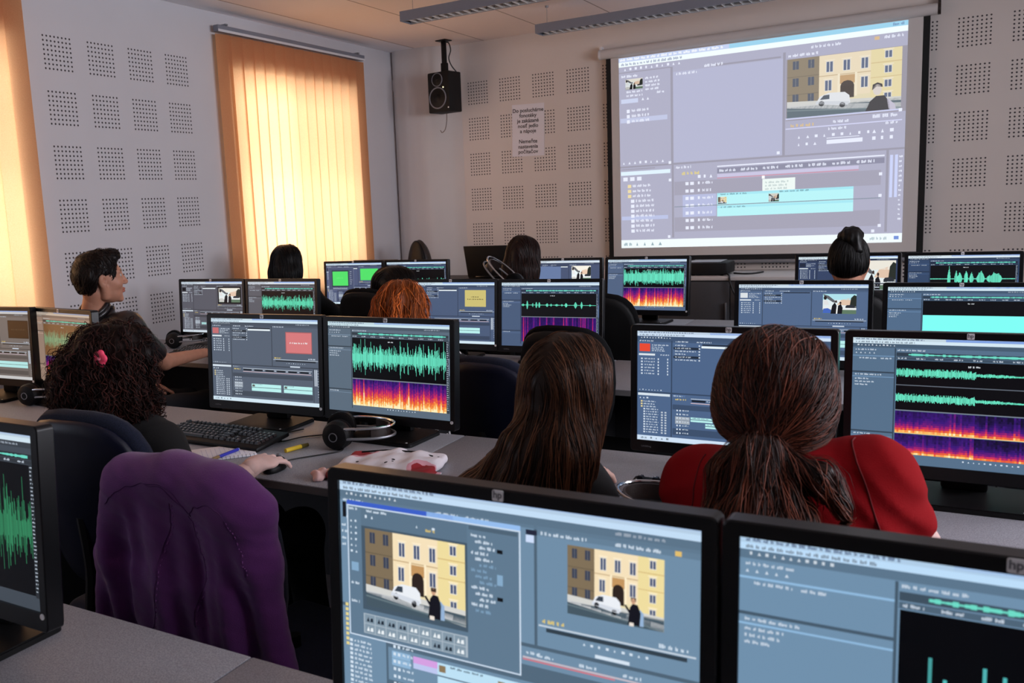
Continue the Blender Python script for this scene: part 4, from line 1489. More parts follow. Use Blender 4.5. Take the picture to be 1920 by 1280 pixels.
# ------------------------------------------------------------------ swivel chairs
def chair_proto():
    r = thing('swivel_chair', '-', 'chair')
    up = Matrix.Translation((0, -.235, .56)) @ Matrix.Rotation(radians(9), 4, 'X')
    def back(hw, z1, y0, y1, name, mt, bulge):
        # rounded shield outline
        o = []
        n = 26
        for k in range(n):
            a = 2 * pi * k / n
            c, s = cos(a), sin(a)
            e = .62
            x = hw * abs(c) ** e * (1 if c > 0 else -1)
            z = (z1 / 2) + (z1 / 2) * abs(s) ** (.70) * (1 if s > 0 else -1)
            x *= .86 + .14 * min(1, z / (z1 * .6))
            o.append((x, z))
        bm = bmesh.new()
        rows = [(.86, y0), (.97, y0 + (y1 - y0) * .12), (1, y0 + (y1 - y0) * .5), (.97, y0 + (y1 - y0) * .88), (.86, y1)]
        rings = []
        for sc, y in rows:
            rings.append([bm.verts.new((x * sc, y - bulge * (x / hw) ** 2 * -1, (z - z1 / 2) * sc + z1 / 2)) for x, z in o])
        for a, b in zip(rings, rings[1:]):
            for k in range(n):
                bm.faces.new((a[k], a[(k + 1) % n], b[(k + 1) % n], b[k]))
        for rg, yy, fl in ((rings[0], y0, True), (rings[-1], y1, False)):
            mid = []
            for sc in (.55, .25):
                mid.append([bm.verts.new((x * .86 * sc, yy + bulge * (x * sc / hw) ** 2 + (-.012 if fl else .012) * (1 - sc), (z - z1 / 2) * .86 * sc + z1 / 2)) for x, z in o])
            cen = bm.verts.new((0, yy + (-.01 if fl else .01), z1 / 2))
            seq = [rg] + mid
            for a, b in zip(seq, seq[1:]):
                for k in range(n):
                    f = (a[k], a[(k + 1) % n], b[(k + 1) % n], b[k])
                    bm.faces.new(f[::-1] if fl else f)
            for k in range(n):
                f = (mid[-1][k], mid[-1][(k + 1) % n], cen)
                bm.faces.new(f[::-1] if fl else f)
        bmesh.ops.recalc_face_normals(bm, faces=bm.faces[:])
        for v in bm.verts:
            v.co = up @ v.co
        return from_bm(name, bm, mt, r, True)
    back(.198, .47, .0, .05, 'backrest', M['navy'], .035)
    back(.190, .455, -.022, .012, 'back_shell', M['navy_shell'], .035)
    bm = bmesh.new()
    box(bm, -.20, .20, -.21, .24, .415, .475, .028, 3)
    from_bm('seat', bm, M['navy'], r, 'auto')
    newbox('seat_shell', M['black_matt'], r, -.17, .17, -.18, .20, .395, .418, .01)
    bm = bmesh.new()
    tube(bm, spline([(0, -.05, .39), (0, -.20, .40), (0, -.285, .47), (0, -.275, .62), (0, -.285, .76)], 5), .018, 8)
    from_bm('back_bar', bm, M['black_matt'], r, 'auto')
    bm = bmesh.new()
    tube(bm, [(0, 0, .10), (0, 0, .25)], .028, 14)
    tube(bm, [(0, 0, .25), (0, 0, .395)], .017, 12)
    from_bm('gas_column', bm, M['black'], r, 'auto')
    for k in range(5):
        a = 2 * pi * k / 5 + .3
        bm = bmesh.new()
        tube(bm, [(.02 * cos(a), .02 * sin(a), .115), (.28 * cos(a), .28 * sin(a), .075)], [.024, .014], 8)
        leg = from_bm('base_leg', bm, M['black_matt'], r, 'auto')
        bm = bmesh.new()
        for s in (-.014, .014):
            c = Vector((.275 * cos(a), .275 * sin(a), .028)) + Vector((-sin(a), cos(a), 0)) * s
            d = Vector((-sin(a), cos(a), 0)) * .008
            tube(bm, [c - d, c + d], .0275, 12)
        tube(bm, [(.28 * cos(a), .28 * sin(a), .028), (.28 * cos(a), .28 * sin(a), .078)], .007, 8)
        from_bm('caster', bm, M['black'], leg, 'auto')
    return r
CH = chair_proto()
first = [True]
def chair(x, y, rz, label, cloth='navy', dz=0.0):
    if first[0]:
        c = CH
        first[0] = False
    else:
        c = copy_tree(CH)
    c.location = (x, y, 0)
    for ch in c.children:                       # seat height set lower or higher on its gas column
        if ch.name.split('.')[0] in ('backrest', 'back_shell', 'seat', 'seat_shell', 'back_bar'):
            ch.location.z += dz
    c.rotation_euler = (0, 0, radians(rz))
    c['label'] = label
    c['group'] = 'swivel chairs at the desks'
    if cloth != 'navy':
        for ch in c.children:
            if ch.name.split('.')[0] in ('backrest', 'seat'):
                ch.data = ch.data.copy()
                ch.data.materials[0] = M[cloth]
            if ch.name.split('.')[0] == 'back_shell':
                ch.data = ch.data.copy()
                ch.data.materials[0] = M['black_matt']
    return c
chair(2.495, -5.375, 4, 'navy swivel chair under the curly-haired person')
chair(2.900, -5.355, -4, 'swivel chair under the purple jacket', dz=-.11)
chair(3.69, -5.33, -20, 'swivel chair under the person with long brown hair', dz=-.105)
chair(4.13, -5.36, 0, 'swivel chair under the red-shirted person', dz=-.105)
chair(2.965, -4.02, -6, 'navy swivel chair with pale piping right of the orange-haired person', dz=-.075)
chair(3.075, -3.60, -4, 'black swivel chair behind the long-haired person, before the violet spectrogram', 'black_cloth', dz=-.022)
chair(.62, -3.98, -6, 'swivel chair under the man in the leather jacket', 'black_cloth')
chair(2.36, -3.94, 0, 'swivel chair under the orange-haired person', 'black_cloth')
chair(.62, -2.45, 0, 'swivel chair under the black-haired person by the window', 'black_cloth')
chair(1.36, -2.45, 0, 'swivel chair under the dark-haired person in front of the green squares', 'black_cloth')
chair(2.29, -2.40, 0, 'swivel chair under the person with reddish brown hair', 'black_cloth')
chair(2.82, -2.46, -4, 'black swivel chair in front of the display left of the projection screen bottom', 'black_cloth', dz=-.02)
chair(3.92, -2.38, 0, 'swivel chair under the person with the top knot', 'black_cloth')

# ------------------------------------------------------------------ teacher's corner
def teacher():
    # tall counter along the front wall
    t = thing('wall_counter', 'low grey cabinet with a pale top along the front wall under the projection screen', 'cabinet', (3.25, -.62, 0))
    newbox('carcass', M['desk_panel'], t, -.75, .75, .01, .60, 0, .875)
    newbox('counter_top', M['pipe_paint'], t, -.76, .76, -.01, .60, .875, .90, .002)
    for i in range(3):
        d = newbox('door', M['desk_panel'], t, -.75 + .5 * i + .003, -.25 + .5 * i - .003, -.008, .009, .08, .865, .002)
        newbox('handle', M['grey_metal'], d, -.28 + .5 * i, -.27 + .5 * i, -.03, -.0085, .60, .72, .002)
    t2 = thing('black_recorder', 'black equipment box standing on the cabinet beside the projection screen bottom', 'equipment box', (2.83, -.42, .90))
    newbox('case', M['black_matt'], t2, -.15, .13, -.12, .16, 0.006, .092, .014)
    newbox('lid', M['grey_metal'], t2, -.15, .08, -.10, .14, .092, .098, .002)
    for i in range(4):
        newbox('foot', M['black'], t2, -.12 + .2 * (i % 2), -.10 + .2 * (i % 2), -.10 + .2 * (i // 2), -.08 + .2 * (i // 2), 0, .006)
    tt = tag(newtube('hanging_cable', M['cable'], None, spline([(2.95, -.50, .915), (2.99, -.60, .905), (3.0, -.645, .88), (3.03, -.66, .80), (3.09, -.66, .68), (3.13, -.65, .55)], 6), .007), 'black cable hanging down the grey cabinet from the equipment box', 'cable')
    tt2 = tag(newtube('loose_cable', M['cable'], None, spline([(2.98, -.40, .907), (3.06, -.45, .907), (3.12, -.42, .907), (3.16, -.3, .907)], 6), .006), 'short black cable lying on the cabinet top', 'cable')
    # desk of the teacher near the window
    t = thing('lectern_desk', 'dark brown teacher desk with a raised edge near the corner', 'desk', (.82, -1.02, 0))
    newbox('tabletop', M['brown'], t, -.70, .76, -.02, .55, .885, .91, .003)
    newbox('front_panel', M['brown'], t, -.68, .74, .0, .02, .02, .885)
    for s in (-.68, .72):
        newbox('side_panel', M['brown'], t, s, s + .02, .02, .53, 0, .885)
    newbox('raised_edge', M['brown'], t, -.70, -.28, -.02, .0, .91, 1.085)
    # laptop
    t = thing('laptop', 'open dark laptop seen from behind on the teacher desk', 'laptop', (1.235, -.80, .911))
    newbox('keyboard_half', M['black'], t, -.185, .185, .0, .25, 0, .018, .004)
    Mx = Matrix.Rotation(radians(14), 4, 'X')
    lid = newbox('lid', M['black_matt'], t, -.187, .187, -.008, .0, .010, .262, .004, M=Mx)
    lid.location = (0, .004, .004)
    newbox('hinge_bar', M['black_gloss'], t, -.12, .12, -.008, .004, .006, .02, .002)
    t = thing('desk_clip_lamp', 'small dark clip fitting on the teacher desk left of the laptop', 'clip', (.985, -.60, .911))
    bm = bmesh.new()
    tube(bm, spline([(0, 0, 0), (-.005, 0, .05), (.01, 0, .075), (.04, 0, .07)], 5), .012, 8)
    from_bm('arm', bm, M['black'], t, 'auto')
    newbox('clamp', mat('khaki_plastic', (92, 88, 66), .5), t, -.02, .06, -.02, .02, 0, .02, .004)
    # high leather chair
    t = thing('office_armchair', 'brown-black leather office chair with a rounded high back near the corner', 'chair', (.55, -.53, 0), radians(-28))
    f = Form([Ell((0, -.10, .93), (.135, .075, .29), .03), Ell((0, -.07, .92), (.11, .065, .26), .03)])
    form_obj('backrest', f, .010, M['leather'], t)
    form_obj('back_rim', Form([Cone((-.0, -.16, .70), (-.0, -.155, 1.10), .03, .02, .02), Ell((0, -.13, .92), (.143, .05, .296), .02)]), .010, M['black'], t)
    form_obj('seat', Form([RBox((0, .14, .45), (.24, .24, .06), .05)]), .012, M['leather'], t)
    bm = bmesh.new(); tube(bm, [(0, .14, .08), (0, .14, .40)], .025, 12); from_bm('gas_column', bm, M['black'], t, 'auto')
    for k in range(5):
        a = 2 * pi * k / 5
        bm = bmesh.new(); tube(bm, [(0, .14, .10), (.28 * cos(a), .14 + .28 * sin(a), .04)], [.024, .02], 8); from_bm('base_leg', bm, M['black'], t, 'auto')
        bm = bmesh.new(); lathe(bm, [(0, 0), (.02, .002), (.024, .02), (.02, .04), (0, .042)], 10, Matrix.Translation((.28 * cos(a), .14 + .28 * sin(a), 0))); from_bm('caster', bm, M['black'], t, 'auto')
    bm = bmesh.new(); tube(bm, spline([(0, .10, .40), (0, -.12, .42), (0, -.17, .60), (0, -.165, .80)], 5), .02, 8); from_bm('back_bar', bm, M['black'], t, 'auto')
teacher()

# ------------------------------------------------------------------ keyboards, mice, headphones
def keyboard(x, y, rz, label, bright=True, seed=1):
    t = thing('keyboard', label, 'keyboard', (x, y, DESK + .0005), radians(rz))
    Mt = Matrix.Rotation(radians(5.5), 4, 'X')
    bm = bmesh.new()
    box(bm, -.232, .232, -.080, .080, .004, .020, .006, 2, Matrix.Translation((0, 0, .004)) @ Mt)
    from_bm('case', bm, M['black'], t, 'auto')
    for s in (-.19, .19):
        newbox('foot', M['black_matt'], t, s - .015, s + .015, .05, .068, 0, .016)
    rows = [(.062, [(0, 1)] + [(k + 2 + .25 * ((k) // 4) * 2, 1) for k in range(12)]),
            (.032, [(k, 1) for k in range(13)] + [(13, 2)]),
            (.013, [(0, 1.5)] + [(k + 1.5, 1) for k in range(12)] + [(13.5, 1.5)]),
            (-.006, [(0, 1.75)] + [(k + 1.75, 1) for k in range(11)] + [(12.75, 2.25)]),
            (-.025, [(0, 2.25)] + [(k + 2.25, 1) for k in range(10)] + [(12.25, 2.75)]),
            (-.044, [(0, 1.25), (1.25, 1.25), (2.5, 1.25), (3.75, 6.25), (10, 1.25), (11.25, 1.25), (12.5, 1.25), (13.75, 1.25)])]
    for ry in (.062, .032, .013):
        rows.append((ry, [(15.4 + k, 1) for k in range(3)]))
    rows.append((-.025, [(16.4, 1)])); rows.append((-.044, [(15.4 + k, 1) for k in range(3)]))
    for ry in (.032, .013, -.006, -.025, -.044):
        rows.append((ry, [(18.8 + k, 1) for k in range(4)]))
    p = .0192
    bm = bmesh.new()
    bp = bmesh.new()
    Mk = Matrix.Translation((0, 0, .004)) @ Mt
    for ry, ks in rows:
        for u0, w in ks:
            xa, xb = -.2225 + u0 * p + .0015, -.2225 + (u0 + w) * p - .0015
            o = [(xa, ry - .008), (xb, ry - .008), (xb, ry + .008), (xa, ry + .008)]
            a = [bm.verts.new(Mk @ Vector((px, py, .020))) for px, py in o]
            b = [bm.verts.new(Mk @ Vector((px + (.0025 if i in (0, 3) else -.0025), py + (.002 if i < 2 else -.0025), .0275))) for i, (px, py) in enumerate(o)]
            bm.faces.new(b)
            for i in range(4):
                bm.faces.new((a[i], a[(i + 1) % 4], b[(i + 1) % 4], b[i]))
            cx = (xa + xb) / 2 - .002
            q = [bp.verts.new(Mk @ Vector(c)) for c in ((cx - .002, ry + .0005, .0278), (cx + .0015, ry + .0005, .0278), (cx + .0015, ry + .0045, .0278), (cx - .002, ry + .0045, .0278))]
            bp.faces.new(q)
    k = from_bm('keys', bm, M['key'], t)
    from_bm('key_print', bp, M['white_print'], k)
    return t
M['key'] = mat('key_plastic', (26, 26, 30), .30, spec=.6)
keyboard(2.262, -4.905, -1.5, 'full-size black keyboard below the red-card display')
keyboard(3.885, -4.955, -1.0, 'black keyboard partly hidden by the red-shirted person')
keyboard(.86, -3.50, 2, 'black keyboard in front of the man in the leather jacket')

def mouse(x, y, rz, label, cable):
    t = thing('mouse', label, 'mouse', (x, y, DESK), radians(rz))
    form_obj('body', Form([Ell((0, 0, .008), (.031, .056, .030), .01)], clip=lambda P: .0008 - P[:, 2]), .003, M['black'], t)
    bm = bmesh.new()
    tube(bm, [(-.004, .03, .033), (.004, .03, .033)], .008, 12)
    from_bm('wheel', bm, M['grey_metal'], t, 'auto')
    bm = bmesh.new()
    tube(bm, spline(cable, 6), .0022, 6)
    from_bm('cord', bm, M['cable'], t, 'auto')
    return t
mouse(2.660, -5.105, 17, 'black mouse under the hand of the curly-haired person', [(0, .05, .006), (.02, .10, .003), (.09, .155, .003), (.135, .20, .003), (.12, .27, .003)])
mouse(1.03, -3.60, -12, 'black mouse under the hand of the man in the leather jacket', [(0, .05, .006), (.02, .12, .003), (.08, .18, .003), (.05, .28, .003)])

def headphones(loc, rz, label, tilt=0.0, roll=0.0, cable=None):
    """lying headphones: two cups standing on their rims, twin wire band pointing back (+y local)"""
    t = thing('headphones', label, 'headphones', loc, radians(rz), 'black studio headphones')
    t.rotation_euler = (radians(tilt), radians(roll), radians(rz))
    for s, yy in ((-1, 0.0), (1, .03)):
        Mx = Matrix.Translation((s * .075, yy, .046)) @ Matrix.Rotation(radians(90 * s), 4, 'Y') @ Matrix.Rotation(radians(4), 4, 'X')
        bm = bmesh.new()
        lathe(bm, [(0, -.030), (.030, -.030), (.046, -.022), (.046, -.004), (.044, 0), (.040, .010), (.026, .017), (.012, .019), (0, .019)], 28, Mx)
        c = from_bm('ear_cup', bm, M['black'], t, 'auto')
        bm = bmesh.new()
        lathe(bm, [(.0145, .0186), (.0145, .0205), (.0120, .0205), (.0120, .0186)], 24, Mx)
        from_bm('cup_ring', bm, M['grey_metal'], c, 'auto')
        bm = bmesh.new()
        lathe(bm, [(.018, -.046), (.040, -.046), (.046, -.036), (.044, -.026), (.018, -.028)], 24, Mx)
        from_bm('ear_pad', bm, M['black_cloth'], c, True)
    for dz in (0.0, .032):
        bm = bmesh.new()
        pts = []
        for k in range(17):
            a = pi * k / 16
            pts.append((-.082 * cos(a), .05 + .135 * sin(a) + .03 * k / 16, .035 + dz + .004))
        pts = [(-.080, .012, .035 + dz)] + pts + [(.080, .04, .035 + dz)]
        tube(bm, pts, .0042, 8)
        from_bm('band_wire', bm, M['chrome'] if dz else M['grey_metal'], t, 'auto')
    bm = bmesh.new()
    pts = []
    for k in range(3, 14):
        a = pi * k / 16
        pts.append(Vector((-.072 * cos(a), .05 + .118 * sin(a) + .03 * k / 16, .052)))
    ring = []
    for p in pts:
        d = (Vector((0, .06, p.z)) - p).normalized() * .003
        ring.append([bm.verts.new(p + d + Vector((0, 0, -.018))), bm.verts.new(p + d + Vector((0, 0, .018))), bm.verts.new(p - d + Vector((0, 0, .018))), bm.verts.new(p - d + Vector((0, 0, -.018)))])
    for a, b in zip(ring, ring[1:]):
        for k in range(4):
            bm.faces.new((a[k], a[(k + 1) % 4], b[(k + 1) % 4], b[k]))
    bm.faces.new(ring[0][::-1]); bm.faces.new(ring[-1])
    from_bm('head_strap', bm, M['leather'], t, 'auto')
    if cable:
        bm = bmesh.new()
        tube(bm, spline(cable, 6), .0024, 6)
        from_bm('cord', bm, M['cable'], t, 'auto')
    return t
headphones((2.660, -4.805, DESK), -75, 'black headphones lying beside the display with wave form and orange spectrogram', cable=[(-.08, -.02, .03), (-.10, -.06, .006), (-.06, -.14, .004), (.0, -.19, .004), (-.07, -.24, .004), (-.16, -.18, .004)])
headphones((1.0, -4.71, DESK), -70, 'black headphones below the orange-tinted display by the window', cable=[(-.08, -.02, .03), (-.11, -.07, .006), (-.10, -.16, .004), (-.2, -.22, .004), (-.34, -.26, .004)])
headphones((.40, -3.34, DESK), -60, 'black headphones on the desk before the man in the leather jacket', cable=[(-.08, -.02, .03), (-.12, -.08, .006), (-.16, -.05, .004), (-.2, .04, .004)])
headphones((3.87, -5.15, DESK), 68, 'black headphones with a bright band beside the half hidden keyboard')
# ------------------------------------------------------------------ people
def skin_mat(name, rgb):
    m = mat(name, rgb, .5, spec=.4, noise=(30, .06), tint=True)
    m.node_tree.nodes['Principled BSDF'].inputs['Subsurface Weight'].default_value = .12
    m.node_tree.nodes['Principled BSDF'].inputs['Subsurface Radius'].default_value = (.012, .005, .003)
    return m
M['skin_pale'] = skin_mat('pale_skin', (214, 172, 158))
M['skin_warm'] = skin_mat('warm_skin', (184, 130, 106))
M['skin_rosy'] = skin_mat('rosy_skin', (222, 186, 178))
M['eye_white'] = mat('eye_white', (168, 162, 156), .3)
M['iris'] = mat('iris', (48, 34, 26), .2)
M['shoe'] = mat('dark_shoe', (24, 22, 24), .5)

def hair_mat(name, rgb, rough=.42, spec=.5):
    return mat(name, tuple(c * .72 for c in rgb), rough, spec=spec * .45, tint=True)

def dotted_cloth(name, rgb, dot, scale):
    m = bpy.data.materials.new(name)
    m.use_nodes = True
    nt = m.node_tree
    b = nt.nodes['Principled BSDF']
    b.inputs['Roughness'].default_value = .85
    h = NT(m)
    tc = nt.nodes.new('ShaderNodeTexCoord')
    v = nt.nodes.new('ShaderNodeTexVoronoi')
    v.inputs['Scale'].default_value = scale
    nt.links.new(tc.outputs['Object'], v.inputs['Vector'])
    f = h.math('LESS_THAN', v.outputs['Distance'], .36)
    nt.links.new(h.mix(f, srgb(*rgb), srgb(*dot)), b.inputs['Base Color'])
    return m

def cloth_folds(amp, seed, freq=22.0):
    r = np.random.default_rng(seed)
    K = r.normal(size=(5, 3)) * freq * np.array([1, 1, .55])
    ph = r.uniform(0, 6.28, 5)
    K2 = r.normal(size=(4, 3)) * freq * 2.6 * np.array([1, 1, .8])
    def f(P):
        s = np.zeros(len(P))
        for k, p in zip(K, ph):
            s += np.sin(P @ k + p)
        for k, p in zip(K2, ph):
            s += .30 * np.abs(np.sin(P @ k + p + .6 * s))
        return amp * s / 2.4
    return f

def head_prims(H, R, sc=1.0):
    T = lambda x, y, z: H + R @ (np.array([x, y, z]) * sc)
    E = lambda c, r, k=.015: Ell(T(*c), np.array(r) * sc, k * sc, R)
    C = lambda a, b, ra, rb, k=.01: Cone(T(*a), T(*b), ra * sc, rb * sc, k * sc)
    P = [E((0, -.014, .036), (.074, .094, .088)), E((0, .030, -.018), (.063, .063, .086), .03),
         E((0, .038, -.074), (.046, .046, .036), .025), E((0, .078, -.099), (.019, .014, .014), .02)]
    for s in (-1, 1):
        P += [E((s * .040, .060, -.022), (.022, .022, .024), .02),
              C((s * .012, .083, .034), (s * .046, .068, .032), .009, .008, .012),
              E((s * .0105, .100, -.024), (.008, .010, .007), .006),
              E((s * .0765, -.012, -.004), (.009, .021, .032), .006), E((s * .081, -.020, .006), (.007, .012, .020), .006),
              C((s * .045, .0, -.08), (s * .062, -.005, -.045), .016, .014, .02)]
    P += [C((0, .088, .020), (0, .109, -.020), .0075, .0115, .010),
          E((0, .094, -.051), (.023, .010, .0055), .006), E((0, .092, -.063), (.020, .011, .0065), .006)]
    cuts = [E((s * .031, .096, .014), (.017, .013, .010), .012) for s in (-1, 1)]
    cuts += [E((s * .083, -.002, -.004), (.007, .009, .014), .006) for s in (-1, 1)]
    cuts += [E((0, .104, -.0570), (.022, .006, .0012), .003)]
    return P, cuts, T

def hand_form(W, d, n, side, curl=(12, 28, 22), spread=1.0, thumb_in=0.0):
    """W wrist, d finger direction, n back of the hand; side = +1 if the thumb lies along d x n"""
    d = nrm(d)
    n = nrm(n - d * (n @ d))
    s = np.cross(d, n) * side
    P = [Cone(W - d * .03, W + d * .012, .0245, .0235, .012), Ell(W + d * .052 + s * .002, (.043, .052, .0165), .012, np.stack([s, d, n], 1)),
         Ell(W + d * .028 + s * .020 - n * .006, (.020, .032, .016), .012, np.stack([s, d, n], 1))]
    for off, L, r, a in ((.030, .074, .0088, 5), (.010, .082, .009, 1), (-.011, .076, .0086, -3), (-.029, .060, .0076, -9)):
        dirv = nrm(d + s * math.tan(radians(a * spread)))
        p = W + d * (.094 - abs(off) * .22) + s * off * .92
        ang = 0
        for q, (fr, c) in enumerate(zip((.46, .30, .24), curl)):
            ang += radians(c)
            v = dirv * cos(ang) - n * sin(ang)
            e = p + v * L * fr
            P.append(Cone(p, e, r * (1 - .08 * q), r * (.93 - .08 * q), .0035))
            p = e
    p0 = W + d * .022 + s * .030 - n * .006
    p1 = p0 + d * .032 + s * (.020 - thumb_in) - n * .008
    p2 = p1 + d * .028 + s * (.006 - thumb_in) - n * .006
    P += [Cone(p0, p1, .0125, .0105, .008), Cone(p1, p2, .0102, .008, .003)]
    return Form(P)

def wisps(name, form, starts, field, n, step, lift, width, mt, parent, tint=(.55, 1.7), tip=1.0, lift1=None, jitter=0.0, seed=3, curl=None, free=None):
    """n-step strands that follow the surface of a hair mass"""
    r = np.random.default_rng(seed)
    P = np.array(starts, float)
    N = len(P)
    lf = r.uniform(.25, 1.0, N) * lift
    l1 = lf if lift1 is None else r.uniform(.2, 1, N) * lift1
    pts, nor = [], []
    jit = r.normal(size=(N, 3)) * jitter
    d0 = form.d(P)
    g = form.grad(P)
    P = P + (lf - d0)[:, None] * g
    for k in range(n):
        g = form.grad(P)
        pts.append(P.copy()); nor.append(g)
        v = field(P, k / n) + jit
        v = v - (v * g).sum(1, keepdims=True) * g * (1.0 if free is None else 1 - free(k / n))
        v /= np.maximum(np.linalg.norm(v, axis=1, keepdims=True), 1e-6)
        Q = P + v * step
        t = k / max(n - 1, 1)
        L = lf * (1 - t) + l1 * t
        g2 = form.grad(Q)
        corr = (L - form.d(Q))
        if free is not None:
            corr = corr * (1 - free(k / n))
        P = Q + np.clip(corr, -.02, .02)[:, None] * g2
    pts, nor = np.stack(pts, 1), np.stack(nor, 1)
    if curl is not None:
        amp, turns = curl
        T = np.gradient(pts, axis=1)
        T /= np.maximum(np.linalg.norm(T, axis=2, keepdims=True), 1e-6)
        B = np.cross(T, nor)
        ph = r.uniform(0, 6.28, (N, 1)) + np.arange(n)[None] * turns * r.uniform(.8, 1.25, (N, 1))
        am = amp * r.uniform(.5, 1.3, (N, 1)) * np.linspace(.3, 1, n)[None]
        pts = pts + (np.cos(ph) * am)[..., None] * B + ((np.sin(ph) + .6) * am)[..., None] * nor
    T = np.gradient(pts, axis=1)
    T /= np.maximum(np.linalg.norm(T, axis=2, keepdims=True), 1e-6)
    B = np.cross(T, nor)
    B /= np.maximum(np.linalg.norm(B, axis=2, keepdims=True), 1e-6)
    t = np.linspace(0, 1, n)
    w = width * r.uniform(.6, 1.3, (N, 1)) * (np.minimum(1, t * 6 + .35) * np.clip((1 - t) * 3.2, .12, 1))[None]
    w = w[..., None]
    ring = np.stack([pts + nor * w * .55, pts + B * w, pts - nor * w * .3, pts - B * w], 2)      # N, n, 4, 3
    V = ring.reshape(-1, 3)
    base = (np.arange(N) * n * 4)[:, None, None]
    kk = (np.arange(n - 1) * 4)[None, :, None]
    c = np.arange(4)[None, None, :]
    a = base + kk + c
    b = base + kk + (c + 1) % 4
    F = np.stack([a, b, b + 4, a + 4], -1).reshape(-1, 4)
    tn = tint[0] + (tint[1] - tint[0]) * r.random(N) ** 2.2          # mostly dark strands, a few bright ones
    col = tn[:, None] * (1 + (tip - 1) * t[None] ** 1.5)
    col = np.repeat(col[..., None], 4, 2).reshape(-1)
    col = np.stack([col, col, col], 1)
    return from_np(name, V, F, mt, parent, True, col)

def hair_mass(name, form, res, mt, parent, shade=.6):
    V, F = main_piece(*form.mesh(res))
    return from_np(name, V, F, mt, parent, True, np.full((len(V), 3), shade))

def scatter(form, n, ok, seed=1, res=.02):
    """n points on the form where ok(P)"""
    V, F = main_piece(*form.mesh(res / RES))
    m = ok(V)
    V = V[m]
    r = np.random.default_rng(seed)
    return V[r.integers(0, len(V), n)] + r.normal(size=(n, 3)) * res * .4

